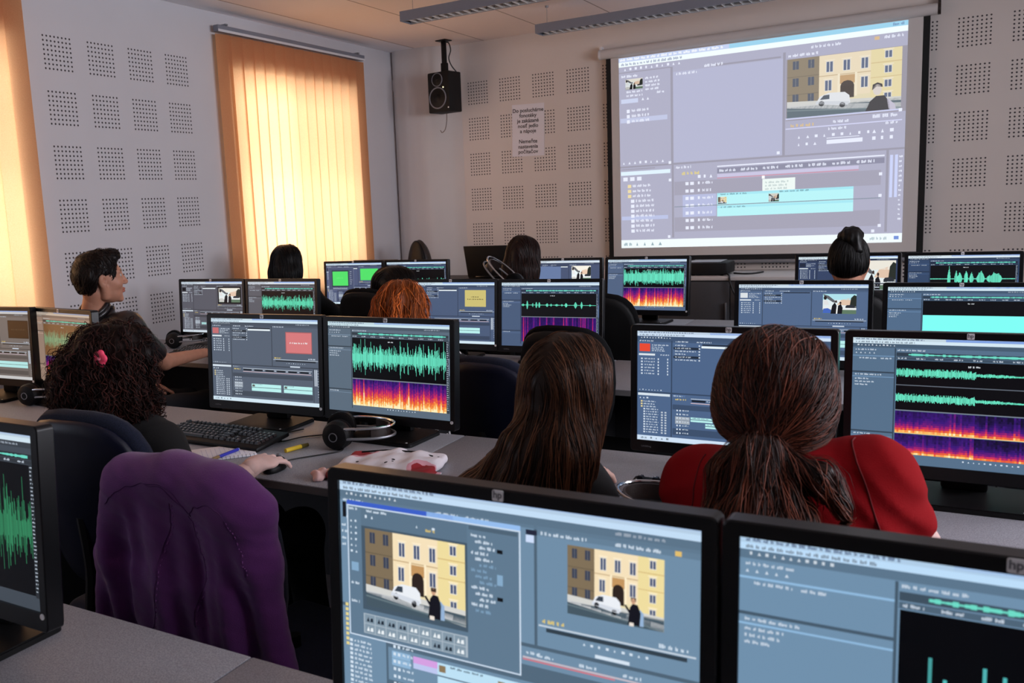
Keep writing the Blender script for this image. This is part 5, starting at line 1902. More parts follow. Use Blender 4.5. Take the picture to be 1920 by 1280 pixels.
SHIRT = {}
def person(name_label, H, hf, neck, hips, facing, shoulders, elbows, wrists, skin, shirt_mat, hair_fn, group=None,
           hands=((12, 28, 22), (12, 28, 22)), sleeve=1.0, chest=1.0, trousers=(26, 28, 36), collar=False, hand_n=None, finger_d=None,
           head_scale=1.0, fold=.0035, shirt_res=.008, hem=None, hip_scale=1.0, knees=None, shirt_name='shirt', face_up=0.0, seed=1, extra_shirt=(), arm=1.0, fold_fn=None, finger_spread=1.3):
    H, N, B = np.array(H, float), np.array(neck, float), np.array(hips, float)
    t = thing('person', name_label, 'person', (B[0], B[1], 0), 0, group)
    off = np.array([B[0], B[1], 0])
    L = lambda p: np.array(p, float) - off          # everything is built in the person's own frame
    H, N, B = L(H), L(N), L(B)
    fa = radians(facing)
    fwd = np.array([-sin(fa), cos(fa), 0])
    ha = radians(hf)
    hd = np.array([-sin(ha) * cos(radians(face_up)), cos(ha) * cos(radians(face_up)), sin(radians(face_up))])
    R = frame(hd)
    spine = nrm(N - B)
    Rt = frame(fwd - spine * (fwd @ spine), spine)
    rt = Rt[:, 0]
    Sh = [L(p) for p in shoulders]
    El_ = [L(p) for p in elbows]
    Wr = [L(p) for p in wrists]
    hs, cs = hip_scale, chest
    def torso(g):
        mid = B + (N - B) * .42
        ch = B + (N - B) * .70
        return [Ell(B + spine * .02, ((.165 * hs) + g, .115 * hs + g, .115 + g), .05, Rt), Ell(mid, (.132 * cs * hs + g, .098 * cs + g, .15 + g), .06, Rt),
                Ell(ch, (.155 * cs + g, .105 * cs + g, .135 + g), .06, Rt),
                Cone(Sh[0] + spine * .005, Sh[1] + spine * .005, .052 * cs + g, .052 * cs + g, .05),
                Cone(N - spine * .05, N + spine * .005, .075 + g, .048 + g, .04)]
    hipj = [B + rt * s * .085 * hs - spine * .02 for s in (-1, 1)]
    kn = [np.array([h[0], h[1], .0]) + fwd * .40 + np.array([0, 0, .50]) for h in hipj] if knees is None else [L(k) for k in knees]
    an = [np.array([k[0], k[1], 0]) + fwd * .03 + np.array([0, 0, .09]) for k in kn]
    body = torso(0.0)
    for s in (0, 1):
        body += [Cone(Sh[s], El_[s], .047 * arm, .038 * arm, .03), Cone(El_[s], Wr[s], .039 * arm, .0255, .02),
                 Cone(hipj[s], kn[s], .082 * hs, .056, .05), Cone(kn[s], an[s], .055, .036, .02)]
    base = H + R @ (np.array([0, -.035, -.055]) * head_scale)
    body += [Cone(N, base, .050, .048, .03), Cone(base, H + R @ (np.array([0, -.02, 0]) * head_scale), .05, .055, .02)]
    Vb = [Form(body).mesh(.011)]
    hp, hc, T = head_prims(H, R, head_scale)
    hp = [Cone(base, N + spine * .02, .046, .048, .02)] + hp
    Vb.append(Form(hp, hc).mesh(.0042))
    for s in (0, 1):
        d = nrm(Wr[s] - El_[s]) if finger_d is None or finger_d[s] is None else nrm(np.array(finger_d[s], float))
        n = np.array([0, 0, 1.0]) if hand_n is None or hand_n[s] is None else np.array(hand_n[s], float)
        Vb.append(hand_form(Wr[s], d, n, -1 if s == 1 else 1, hands[s], finger_spread).mesh(.0034))
    V, F = merge(*Vb)
    q = (V - H) @ R / head_scale
    tint = np.ones((len(V), 3))
    lips = (np.abs(q[:, 0]) < .023) & (q[:, 1] > .085) & (q[:, 2] < -.045) & (q[:, 2] > -.070)
    tint[lips] *= (.86, .58, .58)
    brow = (np.abs(q[:, 0]) > .012) & (np.abs(q[:, 0]) < .05) & (q[:, 1] > .06) & (np.abs(q[:, 2] - .036 + .10 * (np.abs(q[:, 0]) - .03)) < .0045)
    tint[brow] *= .28
    bo = from_np('body', V, F, M[skin], t, True, tint)
    for s in (-1, 1):
        bm = bmesh.new()
        bmesh.ops.create_uvsphere(bm, u_segments=14, v_segments=10, radius=.0118 * head_scale)
        ir = [f for f in bm.faces if f.calc_center_median().y > .0098 * head_scale]
        for f in ir:
            f.material_index = 1
        eo = from_bm('eye', bm, [M['eye_white'], M['iris']], t, True)
        eo.location = H + R @ (np.array([s * .031, .0745, .0135]) * head_scale)
        eo.rotation_euler = (0, 0, ha)
    # clothes
    g = .013
    sh = torso(g)
    for s in (0, 1):
        if sleeve > 0:
            e = Sh[s] + (El_[s] - Sh[s]) * min(1, sleeve * 2 if sleeve < .5 else 1)
            sh.append(Cone(Sh[s], e, .058 * cs * arm + .004, .053 * arm + (.006 if sleeve < .5 else 0), .035))
            if sleeve > .5:
                e2 = El_[s] + (Wr[s] - El_[s]) * min(1, (sleeve - .5) * 2)
                sh.append(Cone(El_[s], e2, .052 * arm, .036 if sleeve > .9 else .046, .025))
    for p in extra_shirt:
        sh.append(p(L))
    hemz = (B[2] - .06) if hem is None else hem
    nb = N + spine * .004
    fold_f = cloth_folds(fold, seed) if fold_fn is None else fold_fn(L)
    f = Form(sh, cuts=[Ell(nb + spine * .055 + fwd * .012, (.062, .066, .06), .01, Rt)], clip=lambda P: (hemz - P[:, 2]), disp=fold_f)
    SHIRT[t.name] = f
    so = form_obj(shirt_name, f, shirt_res, shirt_mat, t)
    if collar:
        bm = bmesh.new()
        ring = []
        for k in range(19):
            a = radians(-150 + 300 * k / 18) + pi
            c = nb + Rt @ np.array([.066 * sin(a), .066 * cos(a) + .012, -.012 + .012 * cos(a)])
            ring.append(c)
        for dz, rr in ((.0, .014), (.022, .013), (.04, .009)):
            tube(bm, [Vector(p + spine * dz + nrm(p - nb) * (.012 if dz == 0 else .0)) for p in ring], rr, 8)
        from_bm('collar', bm, shirt_mat, t, True)
    tr = Form([Ell(B, (.172 * hs, .13 * hs, .12), .05, Rt)] + [Cone(hipj[s], kn[s], .094 * hs, .068, .05) for s in (0, 1)] + [Cone(kn[s], an[s] + np.array([0, 0, .0]), .067, .052, .03) for s in (0, 1)],
              clip=lambda P: np.maximum(P[:, 2] - (B[2] + .06), .06 - P[:, 2]), disp=cloth_folds(.003, seed + 5))
    form_obj('trousers', tr, .013, mat('trouser_cloth', trousers, .9, bump=(400, .3)), t)
    for s in (0, 1):
        fo = Form([Cone(an[s] + np.array([0, 0, -.035]) - fwd * .02, an[s] + np.array([0, 0, -.048]) + fwd * .15, .043, .036, .02), Cone(an[s] + [0, 0, -.03], an[s] + [0, 0, .0], .045, .044, .02)],
                  clip=lambda P: .0015 - P[:, 2])
        form_obj('shoe', fo, .009, M['shoe'], t)
    hair_fn(t, H, R, T, N)
    return t

def face_cut(T, R, sc=1.0, y=.056, zt=.085, w=.09):
    return RBox(T(0, y + .08, zt - .13), np.array([w, .08, .13]) * sc, .02, .02, R)

# ---------- man in profile
def hair_man(t, H, R, T, N):
    hm = hair_mat('short_dark_hair', (44, 28, 24), .5)
    f = Form([Ell(T(0, -.020, .040), (.086, .106, .096), .02, R), Ell(T(0, .045, .100), (.058, .050, .034), .03, R), Ell(T(0, -.05, .01), (.080, .078, .088), .03, R)],
             cuts=[RBox(T(0, .135, -.03), (.12, .07, .115), .02, .012, R), RBox(T(0, .060, -.095), (.14, .075, .075), .015, .012, R), RBox(T(0, 0, -.155), (.2, .2, .085), .02, .015, R),
                   RBox(T(0, -.006, -.028), (.14, .030, .046), .015, .01, R)],
             disp=cloth_folds(.0035, 9, 70))
    hair_mass('hair', f, .0055, hm, t, .55)
    S = scatter(f, 900, lambda P: ((P - H) @ R)[:, 2] > -.055, 2)
    def field(P, k):
        q = (P - H) @ R
        v = np.stack([q[:, 0] * 1.5, np.where(q[:, 2] > .06, .6, -.5), -.9 + 8 * np.clip(q[:, 2] - .03, 0, .1)], 1)
        return v @ R.T
    wisps('hair_strands', f, S, field, 7, .0075, .003, .0016, hm, t, (.4, 1.5), lift1=.008, jitter=.35)
person('man with short dark hair in a dark leather jacket, seen in profile', (.95, -4.25, 1.222), -27, (.90, -4.275, 1.06), (.80, -4.02, .55), -8,
       ((.735, -4.19, 1.0), (1.085, -4.24, 1.0)), ((.66, -4.05, .74), (1.075, -4.03, .80)), ((.76, -3.86, .64), (1.01, -3.70, .787)),
       'skin_warm', mat('leather_jacket', (34, 30, 32), .32, spec=.6, bump=(120, .4)), hair_man, sleeve=.36, collar=True, chest=1.05, hands=((10, 25, 20), (14, 24, 22)), seed=11, fold=.005, shirt_name='jacket',
       finger_d=(None, (-.08, 1, -.02)), shirt_res=.009)

# ---------- curly-haired person
def hair_curly(t, H, R, T, N):
    hm = hair_mat('curly_auburn_hair', (52, 23, 18), .5, .35)
    f = Form([Ell(T(0, -.015, .030), (.112, .118, .098), .03, R), Ell(T(-.02, -.045, -.06), (.150, .115, .115), .05, R), Ell(T(-.06, -.05, -.12), (.115, .09, .075), .04, R), Ell(T(.06, -.035, -.10), (.085, .085, .08), .04, R)],
             cuts=[face_cut(T, R, 1, .045, .075, .07)], disp=cloth_folds(.010, 5, 48))
    hair_mass('hair', f, .007, hm, t, .38)
    S = scatter(f, 1500, lambda P: ((P - H) @ R)[:, 1] < .06, 4)
    def field(P, k):
        q = (P - H) @ R
        v = np.stack([q[:, 0] * 4, q[:, 1] * 3 - .1, -1.0 + 0 * q[:, 0]], 1)
        return v @ R.T
    wisps('curls', f, S, field, 20, .0065, .006, .0016, hm, t, (.25, 2.8), lift1=.020, jitter=.4, curl=(.009, .95), tip=1.9)
    fl = thing('hair_clip', 'pink-red flower clip in the curly hair', 'hair clip')
    return fl
_clip = []
def hair_curly2(t, H, R, T, N):
    fl = hair_curly(t, H, R, T, N)
    _clip.append((fl, t))
curly = person('person with big curly auburn hair and a black top, holding a mouse', (2.385, -5.40, 1.085), -15, (2.40, -5.43, .945), (2.50, -5.36, .55), -6,
       ((2.245, -5.40, .885), (2.555, -5.43, .885)), ((2.16, -5.40, .66), (2.715, -5.455, .755)), ((2.32, -5.22, .60), (2.700, -5.235, .790)),
       'skin_rosy', mat('black_top', (15, 15, 17), .9, bump=(400, .3)), hair_curly2, sleeve=.42, chest=.92, hands=((10, 25, 20), (9, 20, 18)), seed=21, finger_d=(None, (-.22, 1, -.06)), hand_n=(None, (.22, -.12, 1)), finger_spread=2.1, head_scale=.92, arm=.92)

# ---------- long brown hair
def hair_long(t, H, R, T, N):
    hm = hair_mat('long_brown_hair', (80, 48, 30), .40, .5)
    W = lambda p: np.array(p, float) - np.array([t.location.x, t.location.y, 0])
    f = Form([Ell(T(0, -.018, .032), (.087, .106, .092), .02, R), Ell(T(0, -.045, -.04), (.088, .078, .085), .04, R),
              Ell(W((3.665, -5.425, .985)), (.076, .062, .09), .04), Cone(W((3.622, -5.44, .978)), W((3.458, -5.425, .828)), .048, .052, .035), Cone(W((3.64, -5.47, .98)), W((3.56, -5.50, .78)), .06, .05, .05),
              Cone(W((3.458, -5.425, .828)), W((3.44, -5.41, .72)), .052, .03, .04), Cone(W((3.70, -5.46, .98)), W((3.69, -5.47, .80)), .05, .045, .05)],
             cuts=[face_cut(T, R, 1, .072, .078, .056)], disp=cloth_folds(.0022, 8, 60))
    hair_mass('hair', f, .007, hm, t, .45)
    S = np.concatenate([scatter(f, 1500, lambda P: ((P - H) @ R)[:, 2] > .02, 6), scatter(f, 900, lambda P: (P[:, 2] > .88) & (((P - H) @ R)[:, 1] < .05), 7)])
    part = H + R @ np.array([0, 0, .13])
    def field(P, k):
        q = (P - H) @ R
        top = np.clip(q[:, 2] / .1, 0, 1)[:, None]
        side = np.stack([np.sign(q[:, 0]) * 1.0, -.55 + 0 * q[:, 0], -.2 + 0 * q[:, 0]], 1) @ R.T
        low = np.clip((1.06 - P[:, 2]) / .10, 0, 1)[:, None]
        down = np.array([0, 0, -1.0]) * (1 - low * .15) + np.array([-.95, 0, 0]) * low * np.clip(.5 - (P[:, 0:1] - W((3.6, 0, 0))[0]) * 5, 0, 1)
        return top * side + (1 - top) * down + .25 * down
    wisps('hair_strands', f, S, field, 44, .0105, .0022, .0009, hm, t, (.25, 4.4), lift1=.008, jitter=.11, tip=2.0, curl=(.0012, .3))
long_p = person('person with long straight brown hair in dark clothes, turned towards the display at right', (3.672, -5.345, 1.088), -8, (3.645, -5.375, .945), (3.66, -5.30, .55), -24,
       ((3.515, -5.32, .885), (3.715, -5.415, .880)), ((3.42, -5.12, .80), (3.695, -5.27, .72)), ((3.50, -4.98, .782), (3.69, -5.10, .66)),
       'skin_pale', mat('black_jumper', (16, 15, 17), .9, bump=(400, .3)), hair_long, sleeve=1.0, chest=.86, seed=31, head_scale=.92, finger_d=((.5, 1, 0), (.1, 1, 0)))

# ---------- red shirt
def red_folds(L):
    base = cloth_folds(.003, 41)
    pit = L((4.255, -5.46, .93)); pl = L((3.95, -5.44, .90)); nape = L((4.10, -5.53, 1.02))
    def f(P):
        s = base(P)
        for c, k, a in ((pit, (46, 0, 62), .0055), (pl, (-50, 0, 58), .0045), (nape, (18, 0, 70), .003)):
            d = np.linalg.norm(P - c, axis=1)
            s = s + a * np.exp(-(d / .11) ** 2) * np.abs(np.sin((P - c) @ np.array(k) * .9 + 1.3 * np.sin((P[:, 0] - c[0]) * 22))) * 1.3
        return s
    return f
def hair_red(t, H, R, T, N):
    hm = hair_mat('reddish_brown_hair', (86, 41, 27), .38, .55)
    W = lambda p: np.array(p, float) - np.array([t.location.x, t.location.y, 0])
    tie = T(0, -.118, -.052)
    cap = [Ell(T(0, -.018, .030), (.093, .106, .094), .02, R), Ell(T(0, -.04, -.030), (.092, .083, .070), .04, R), Cone(T(0, -.085, -.03), tie, .05, .020, .03)]
    f = Form(cap, cuts=[face_cut(T, R, 1, .050, .075, .08), RBox(T(0, .02, -.155), np.array([.14, .09, .07]), .02, .02, R)], disp=cloth_folds(.0018, 4, 60))
    hair_mass('hair', f, .006, hm, t, .45)
    tl = Form([Cone(tie, tie + [0, -.03, -.03], .021, .034, .02), Cone(tie + [0, -.03, -.03], W((4.068, -5.62, .96)), .034, .043, .03), Cone(W((4.068, -5.62, .96)), W((4.060, -5.63, .86)), .046, .04, .03),
               Cone(tie + [0, -.03, -.03], W((4.115, -5.62, .955)), .034, .045, .03), Cone(W((4.115, -5.62, .955)), W((4.12, -5.63, .87)), .044, .038, .03),
               Cone(tie + [0, -.025, -.02], W((4.165, -5.585, 1.03)), .024, .022, .02), Cone(W((4.165, -5.585, 1.03)), W((4.20, -5.585, .985)), .02, .010, .02),
               Cone(tie + [0, -.025, -.02], W((4.035, -5.59, 1.02)), .026, .026, .02), Cone(W((4.035, -5.59, 1.02)), W((4.022, -5.61, .93)), .026, .016, .02)],
              disp=cloth_folds(.004, 14, 55))
    hair_mass('ponytail', tl, .006, hm, t, .40)
    S = scatter(f, 2400, lambda P: ((P - H) @ R)[:, 1] < .09, 5)
    def field(P, k):
        v = tie - P
        return v / np.maximum(np.linalg.norm(v, axis=1, keepdims=True), 1e-6)
    wisps('hair_strands', f, S, field, 20, .0085, .0034, .0009, hm, t, (.22, 4.2), jitter=.16, curl=(.0016, .45))
    S = scatter(tl, 1400, lambda P: P[:, 2] > .95, 8)
    def field2(P, k):
        v = P - tie
        v = v / np.maximum(np.linalg.norm(v, axis=1, keepdims=True), 1e-6)
        return v + np.array([0, 0, -.6 - .5 * k])
    wisps('tail_strands', tl, S, field2, 22, .009, .005, .0009, hm, t, (.22, 4.4), lift1=.020, jitter=.24, tip=1.5, curl=(.002, .5))
    bm = bmesh.new()
    c = Vector(tie + np.array([0, -.004, -.004]))
    ax = Vector((0, -.7, -.7)).normalized()
    a, b = ax.orthogonal().normalized(), ax.cross(ax.orthogonal().normalized())
    tube(bm, [c + (a * cos(2 * pi * k / 20) + b * sin(2 * pi * k / 20)) * .021 for k in range(21)], .007, 8)
    from_bm('hair_tie', bm, M['black_cloth'], t, 'auto')
red_p = person('person in a red T-shirt with a low reddish brown ponytail, leaning towards the displays', (4.082, -5.435, 1.121), -4, (4.085, -5.46, .995), (4.12, -5.38, .56), -4,
       ((3.945, -5.395, .928), (4.225, -5.44, .985)), ((3.86, -5.20, .80), (4.325, -5.35, .79)), ((4.0, -5.04, .785), (4.21, -5.14, .785)),
       'skin_rosy', mat('red_jersey', (146, 14, 22), .9, spec=.12, bump=(500, .25), noise=(8, .06)), hair_red, sleeve=.17, chest=1.06, seed=41, fold_fn=red_folds, head_scale=.91, arm=1.12, shirt_res=.007,
       extra_shirt=(lambda L: Ell(L((4.105, -5.47, .93)), (.155, .085, .12), .05),), finger_d=((-.1, 1, 0), (-.1, 1, 0)))

def cloth_seam(pt, pts, mt, r=.0016):
    f = SHIRT[pt.name]
    off = np.array([pt.location.x, pt.location.y, 0])
    P = np.array([list(p) for p in spline(pts, 8)]) - off
    for _ in range(8):
        P = P - f.d(P)[:, None] * f.grad(P)
    bm = bmesh.new()
    tube(bm, [Vector(p) for p in P], r, 6)
    return from_bm('seam', bm, mt, pt, True)
_rs = mat('dark_red_stitching', (104, 8, 16), .9)
cloth_seam(red_p, [(4.205, -5.45, 1.045), (4.225, -5.515, 1.0), (4.245, -5.525, .94), (4.262, -5.50, .885)], _rs)
cloth_seam(red_p, [(3.965, -5.44, 1.0), (3.955, -5.50, .96), (3.95, -5.50, .90)], _rs)
cloth_seam(red_p, [(4.02, -5.50, 1.045), (4.09, -5.56, 1.035), (4.16, -5.51, 1.045)], _rs)

# ---------- row three: orange hair
def hair_orange(t, H, R, T, N):
    hm = hair_mat('orange_hair', (255, 128, 48), .42, .5)
    f = Form([Ell(T(0, -.018, .040), (.100, .112, .100), .02, R), Ell(T(0, -.03, -.045), (.118, .092, .075), .05, R), Ell(T(.03, -.05, -.085), (.10, .07, .05), .04, R)],
             cuts=[face_cut(T, R, 1, .06, .075, .07)], disp=cloth_folds(.006, 15, 45))
    hair_mass('hair', f, .007, hm, t, .5)
    S = scatter(f, 900, lambda P: ((P - H) @ R)[:, 1] < .09, 3)
    top = np.array([0, .01, .14])
    def field(P, k):
        q = (P - H) @ R - top
        v = q / np.maximum(np.linalg.norm(q, axis=1, keepdims=True), 1e-6)
        v[:, 2] -= .4
        return v @ R.T
    wisps('hair_strands', f, S, field, 16, .0095, .006, .0018, hm, t, (.35, 2.2), lift1=.020, jitter=.32, curl=(.003, .5))
person('person with tousled orange hair and a black-and-white dotted top', (2.405, -3.945, 1.052), -6, (2.41, -3.99, .915), (2.40, -3.90, .53), -4,
       ((2.25, -3.97, .865), (2.60, -3.99, .860)), ((2.18, -3.75, .80), (2.70, -3.86, .79)), ((2.28, -3.58, .785), (2.50, -3.58, .785)),
       'skin_pale', dotted_cloth('dotted_cloth', (16, 16, 20), (226, 224, 224), 42), hair_orange, sleeve=.8, chest=1.08, seed=51)

# ---------- row four
def hair_drape(col, w=.105, drop=.30, spread=.03, n=500, puff=1.0, rough=.4, cutw=.07):
    def fn(t, H, R, T, N):
        hm = hair_mat('dark_hair', col, rough)
        f = Form([Ell(T(0, -.018, .036), (w * .92, .110 * puff, .102), .02, R), Ell(T(0, -.035, -.05), (w, .088 * puff, .085), .05, R),
                  Cone(T(-w * .45, -.06, -.06), T(-w * .45 - spread, -.075, -drop), .055, .05, .05), Cone(T(w * .45, -.06, -.06), T(w * .45 + spread, -.075, -drop), .055, .05, .05),
                  Cone(T(0, -.075, -.06), T(0, -.09, -drop), .05, .045, .05)],
                 cuts=[face_cut(T, R, 1, .06, .075, cutw)], disp=cloth_folds(.0025, 5, 50))
        hair_mass('hair', f, .009, hm, t, .55)
        S = scatter(f, n, lambda P: ((P - H) @ R)[:, 2] > -.06, 3)
        def field(P, k):
            q = (P - H) @ R
            tp = np.clip(q[:, 2] / .11, 0, 1)[:, None]
            out = np.stack([np.sign(q[:, 0]), -.6 + 0 * q[:, 0], 0 * q[:, 0]], 1) @ R.T
            return tp * out + (1 - tp) * np.array([0, 0, -1.0]) + np.array([0, 0, -.3])
        wisps('hair_strands', f, S, field, 20, .014, .003, .0022, hm, t, (.35, 1.7), jitter=.08)
    return fn
person('person with black shoulder-length hair in front of the orange window blind', (.620, -2.48, 1.152), 2, (.62, -2.52, 1.005), (.62, -2.42, .54), 0,
       ((.445, -2.50, .95), (.795, -2.50, .95)), ((.38, -2.30, .80), (.86, -2.30, .80)), ((.48, -2.12, .785), (.76, -2.12, .785)),
       'skin_pale', mat('black_sweater', (14, 14, 16), .9), hair_drape((20, 17, 18), .108, .26, .035), seed=61, shirt_res=.011, sleeve=1.0)
person('dark-haired person in a black hooded top sitting low before the green squares', (1.435, -2.48, 1.005), 4, (1.43, -2.53, .86), (1.37, -2.42, .50), 0,
       ((1.19, -2.49, .80), (1.60, -2.50, .80)), ((1.10, -2.28, .79), (1.66, -2.30, .79)), ((1.22, -2.10, .785), (1.52, -2.10, .785)),
       'skin_pale', mat('black_hooded_top', (15, 15, 18), .92), hair_drape((26, 19, 18), .150, .17, .03, puff=1.25), seed=71, shirt_res=.011, sleeve=1.0, chest=1.15,
       extra_shirt=(lambda L: Cone(L((1.30, -2.56, .83)), L((1.13, -2.53, .82)), .075, .06, .05), lambda L: Ell(L((1.42, -2.60, .83)), (.13, .07, .06), .04)))
person('person with long reddish brown hair beside the laptop of the teacher', (2.288, -2.47, 1.162), -4, (2.29, -2.51, 1.015), (2.29, -2.38, .54), 0,
       ((2.12, -2.49, .955), (2.46, -2.49, .955)), ((2.06, -2.28, .80), (2.52, -2.28, .80)), ((2.16, -2.12, .785), (2.42, -2.12, .785)),
       'skin_pale', mat('dark_jumper', (22, 17, 17), .9), hair_drape((52, 24, 18), .094, .30, .022), seed=81, shirt_res=.011, sleeve=1.0)
def hair_knot(t, H, R, T, N):
    hm = hair_mat('black_hair_up', (19, 15, 16), .42)
    tie = T(.012, -.045, .122)
    f = Form([Ell(T(0, -.018, .030), (.084, .104, .100), .02, R), Ell(T(0, -.05, -.02), (.074, .06, .06), .04, R)], cuts=[face_cut(T, R, 1, .058, .080, .08), RBox(T(0, .03, -.13), (.14, .11, .075), .02, .015, R), RBox(T(0, .0, -.165), (.2, .2, .09), .02, .015, R)])
    hair_mass('hair', f, .007, hm, t, .6)
    k = Form([Ell(T(.014, -.05, .128), (.050, .048, .036), .02, R), Cone(T(.03, -.075, .10), T(.045, -.09, .06), .032, .022, .03), Cone(T(0, -.03, .10), tie, .04, .04, .03)], disp=cloth_folds(.004, 3, 70))
    hair_mass('top_knot', k, .006, hm, t, .6)
    S = scatter(f, 500, lambda P: ((P - H) @ R)[:, 1] < .08, 3)
    wisps('hair_strands', f, S, lambda P, q: (tie - P) / np.maximum(np.linalg.norm(tie - P, axis=1, keepdims=True), 1e-6), 12, .010, .0022, .0018, hm, t, (.4, 1.8), jitter=.06)
person('person with dark hair tied in a top knot, sitting before the projection screen', (3.914, -2.475, 1.128), -2, (3.92, -2.51, .985), (3.92, -2.36, .54), 0,
       ((3.75, -2.49, .93), (4.09, -2.49, .93)), ((3.70, -2.28, .80), (4.14, -2.28, .80)), ((3.80, -2.12, .785), (4.04, -2.12, .785)),
       'skin_warm', mat('charcoal_top', (20, 20, 24), .9), hair_knot, seed=91, shirt_res=.011, sleeve=1.0)
# ------------------------------------------------------------------ hair clip of the curly-haired person
fl, pt = _clip[0]
fl.location = (2.452, -5.508, 1.127)
rm = mat('pink_red_petals', (255, 76, 112), .55)
f = []
for k in range(5):
    a = 2 * pi * k / 5
    f.append(Ell((.011 * cos(a), -.004, .013 * sin(a)), (.010, .007, .011), .003))
form_obj('petals', Form(f), .0022, rm, fl)
form_obj('centre', Form([Ell((0, -.009, 0), (.006, .005, .006))]), .002, mat('pink_centre', (250, 130, 150), .5), fl)
fl.rotation_euler = (0, 0, radians(12))

# ------------------------------------------------------------------ things on the desks
t = thing('notebook', 'white spiral notebook lying open beside the mouse of the curly-haired person', 'notebook', (2.385, -5.035, DESK + .0005), radians(-41))
newbox('pages', M['paper'], t, -.075, .075, -.10, .10, 0, .006, .0015)
bm = bmesh.new()
for i in range(16):
    y = -.092 + i * .0122
    tube(bm, [Vector((.075 + .0045 * cos(2 * pi * k / 10), y, .0042 + .0045 * sin(2 * pi * k / 10))) for k in range(11)], .0007, 5)
from_bm('spiral', bm, M['black'], t)
bm = bmesh.new()
r = random.Random(4)
for i in range(11):
    x = -.05
    while x < .045:
        w = r.uniform(.004, .014)
        vs = [bm.verts.new(p) for p in ((x, .08 - i * .014, .00625), (x + w, .08 - i * .014, .00625), (x + w, .0815 - i * .014, .00625), (x, .0815 - i * .014, .00625))]
        bm.faces.new(vs)
        x += w + r.uniform(.003, .006)
from_bm('handwriting', bm, mat('pale_blue_ink', (170, 172, 205), .8), t)
t = thing('ballpoint_pen', 'blue ballpoint pen lying on the white notebook', 'pen', (2.432, -5.075, DESK + .0125), radians(2))
bm = bmesh.new(); tube(bm, [(0, -.022, 0), (0, .066, 0)], .005, 10); from_bm('barrel', bm, mat('blue_plastic', (38, 46, 168), .35), t, 'auto')
bm = bmesh.new(); tube(bm, [(0, -.062, 0), (0, -.022, 0)], [.0042, .005], 10); from_bm('grip', bm, mat('ochre_grip', (134, 106, 66), .6), t, 'auto')
bm = bmesh.new(); tube(bm, [(0, -.074, 0), (0, -.062, 0)], [.001, .0042], 10); from_bm('tip', bm, M['black'], t, 'auto')
bm = bmesh.new(); tube(bm, [(0, .066, 0), (0, .071, 0)], [.005, .0036], 10); from_bm('end_cap', bm, mat('pale_blue_plastic', (150, 160, 230), .4), t, 'auto')
t = thing('highlighter', 'yellow highlighter pen lying at the end of the keyboard', 'pen', (2.583, -4.915, DESK + .0075), radians(-14))
bm = bmesh.new(); tube(bm, [(0, -.038, 0), (0, .022, 0)], .007, 12); from_bm('barrel', bm, mat('yellow_plastic', (226, 190, 40), .4), t, 'auto')
bm = bmesh.new(); tube(bm, [(0, .022, 0), (0, .05, 0)], [.0074, .006], 12); from_bm('cap', bm, mat('olive_plastic', (104, 92, 30), .4), t, 'auto')

def poppy_cloth():
    m = bpy.data.materials.new('poppy_print')
    m.use_nodes = True
    nt = m.node_tree
    b = nt.nodes['Principled BSDF']
    b.inputs['Roughness'].default_value = .7
    h = NT(m)
    tc = nt.nodes.new('ShaderNodeTexCoord')
    n = nt.nodes.new('ShaderNodeTexNoise'); n.inputs['Scale'].default_value = 26
    nt.links.new(tc.outputs['Object'], n.inputs['Vector'])
    mv = nt.nodes.new('ShaderNodeMix'); mv.data_type = 'VECTOR'
    mv.inputs['Factor'].default_value = .022
    va = [i for i in mv.inputs if i.type == 'VECTOR' and i.name in ('A', 'B')]
    nt.links.new(tc.outputs['Object'], va[0]); nt.links.new(n.outputs['Color'], va[1])
    mo = [o for o in mv.outputs if o.type == 'VECTOR'][0]
    v = nt.nodes.new('ShaderNodeTexVoronoi'); v.inputs['Scale'].default_value = 8
    nt.links.new(mo, v.inputs['Vector'])
    v2 = nt.nodes.new('ShaderNodeTexVoronoi'); v2.inputs['Scale'].default_value = 22
    nt.links.new(mo, v2.inputs['Vector'])
    c = h.mix(h.math('LESS_THAN', v2.outputs['Distance'], .13), srgb(222, 216, 222), srgb(36, 32, 38))
    c = h.mix(h.math('LESS_THAN', v.outputs['Distance'], .44), c, srgb(214, 156, 168))
    c = h.mix(h.math('LESS_THAN', v.outputs['Distance'], .36), c, srgb(150, 22, 34))
    nt.links.new(c, b.inputs['Base Color'])
    return m
t = thing('cloth_pouch', 'white cloth pouch with a red flower print on the desk', 'pouch', (2.985, -5.0, DESK), radians(12))
fz = cloth_folds(.004, 3, 30)
form_obj('bag', Form([RBox((0, 0, .014), (.145, .115, .013), .012, .02), Ell((-.01, .03, .024), (.11, .07, .016), .03), Cone((.12, -.06, .012), (.165, -.02, .01), .012, .005, .02), Cone((0, .10, .012), (.015, .145, .014), .022, .006, .02)], disp=fz, clip=lambda P: .0008 - P[:, 2]), .005, poppy_cloth(), t)
bm = bmesh.new(); tube(bm, [(-.11, .075, .032), (-.04, .09, .036), (.05, .088, .036), (.11, .07, .03)], .0025, 6)
from_bm('zip', bm, M['black'], t, 'auto')
t = thing('crumpled_tissue', 'small crumpled pink tissue near the desk edge', 'tissue', (2.835, -5.115, DESK))
form_obj('paper', Form([Ell((0, 0, .012), (.028, .03, .016), .01), Ell((.014, -.03, .01), (.018, .022, .012), .01)], disp=cloth_folds(.005, 6, 120), clip=lambda P: .0008 - P[:, 2]), .0035, mat('pink_tissue', (226, 186, 182), .8), t)

# headphones lying on top of two displays of the third row
t = headphones((0, 0, 0), 0, 'black headphones with bright wires propped behind two displays beside reddish brown hair')
t.matrix_world = Matrix(((0, -.75, .66, 2.480), (1, 0, 0, -3.10), (0, .66, .75, 1.036), (0, 0, 0, 1)))

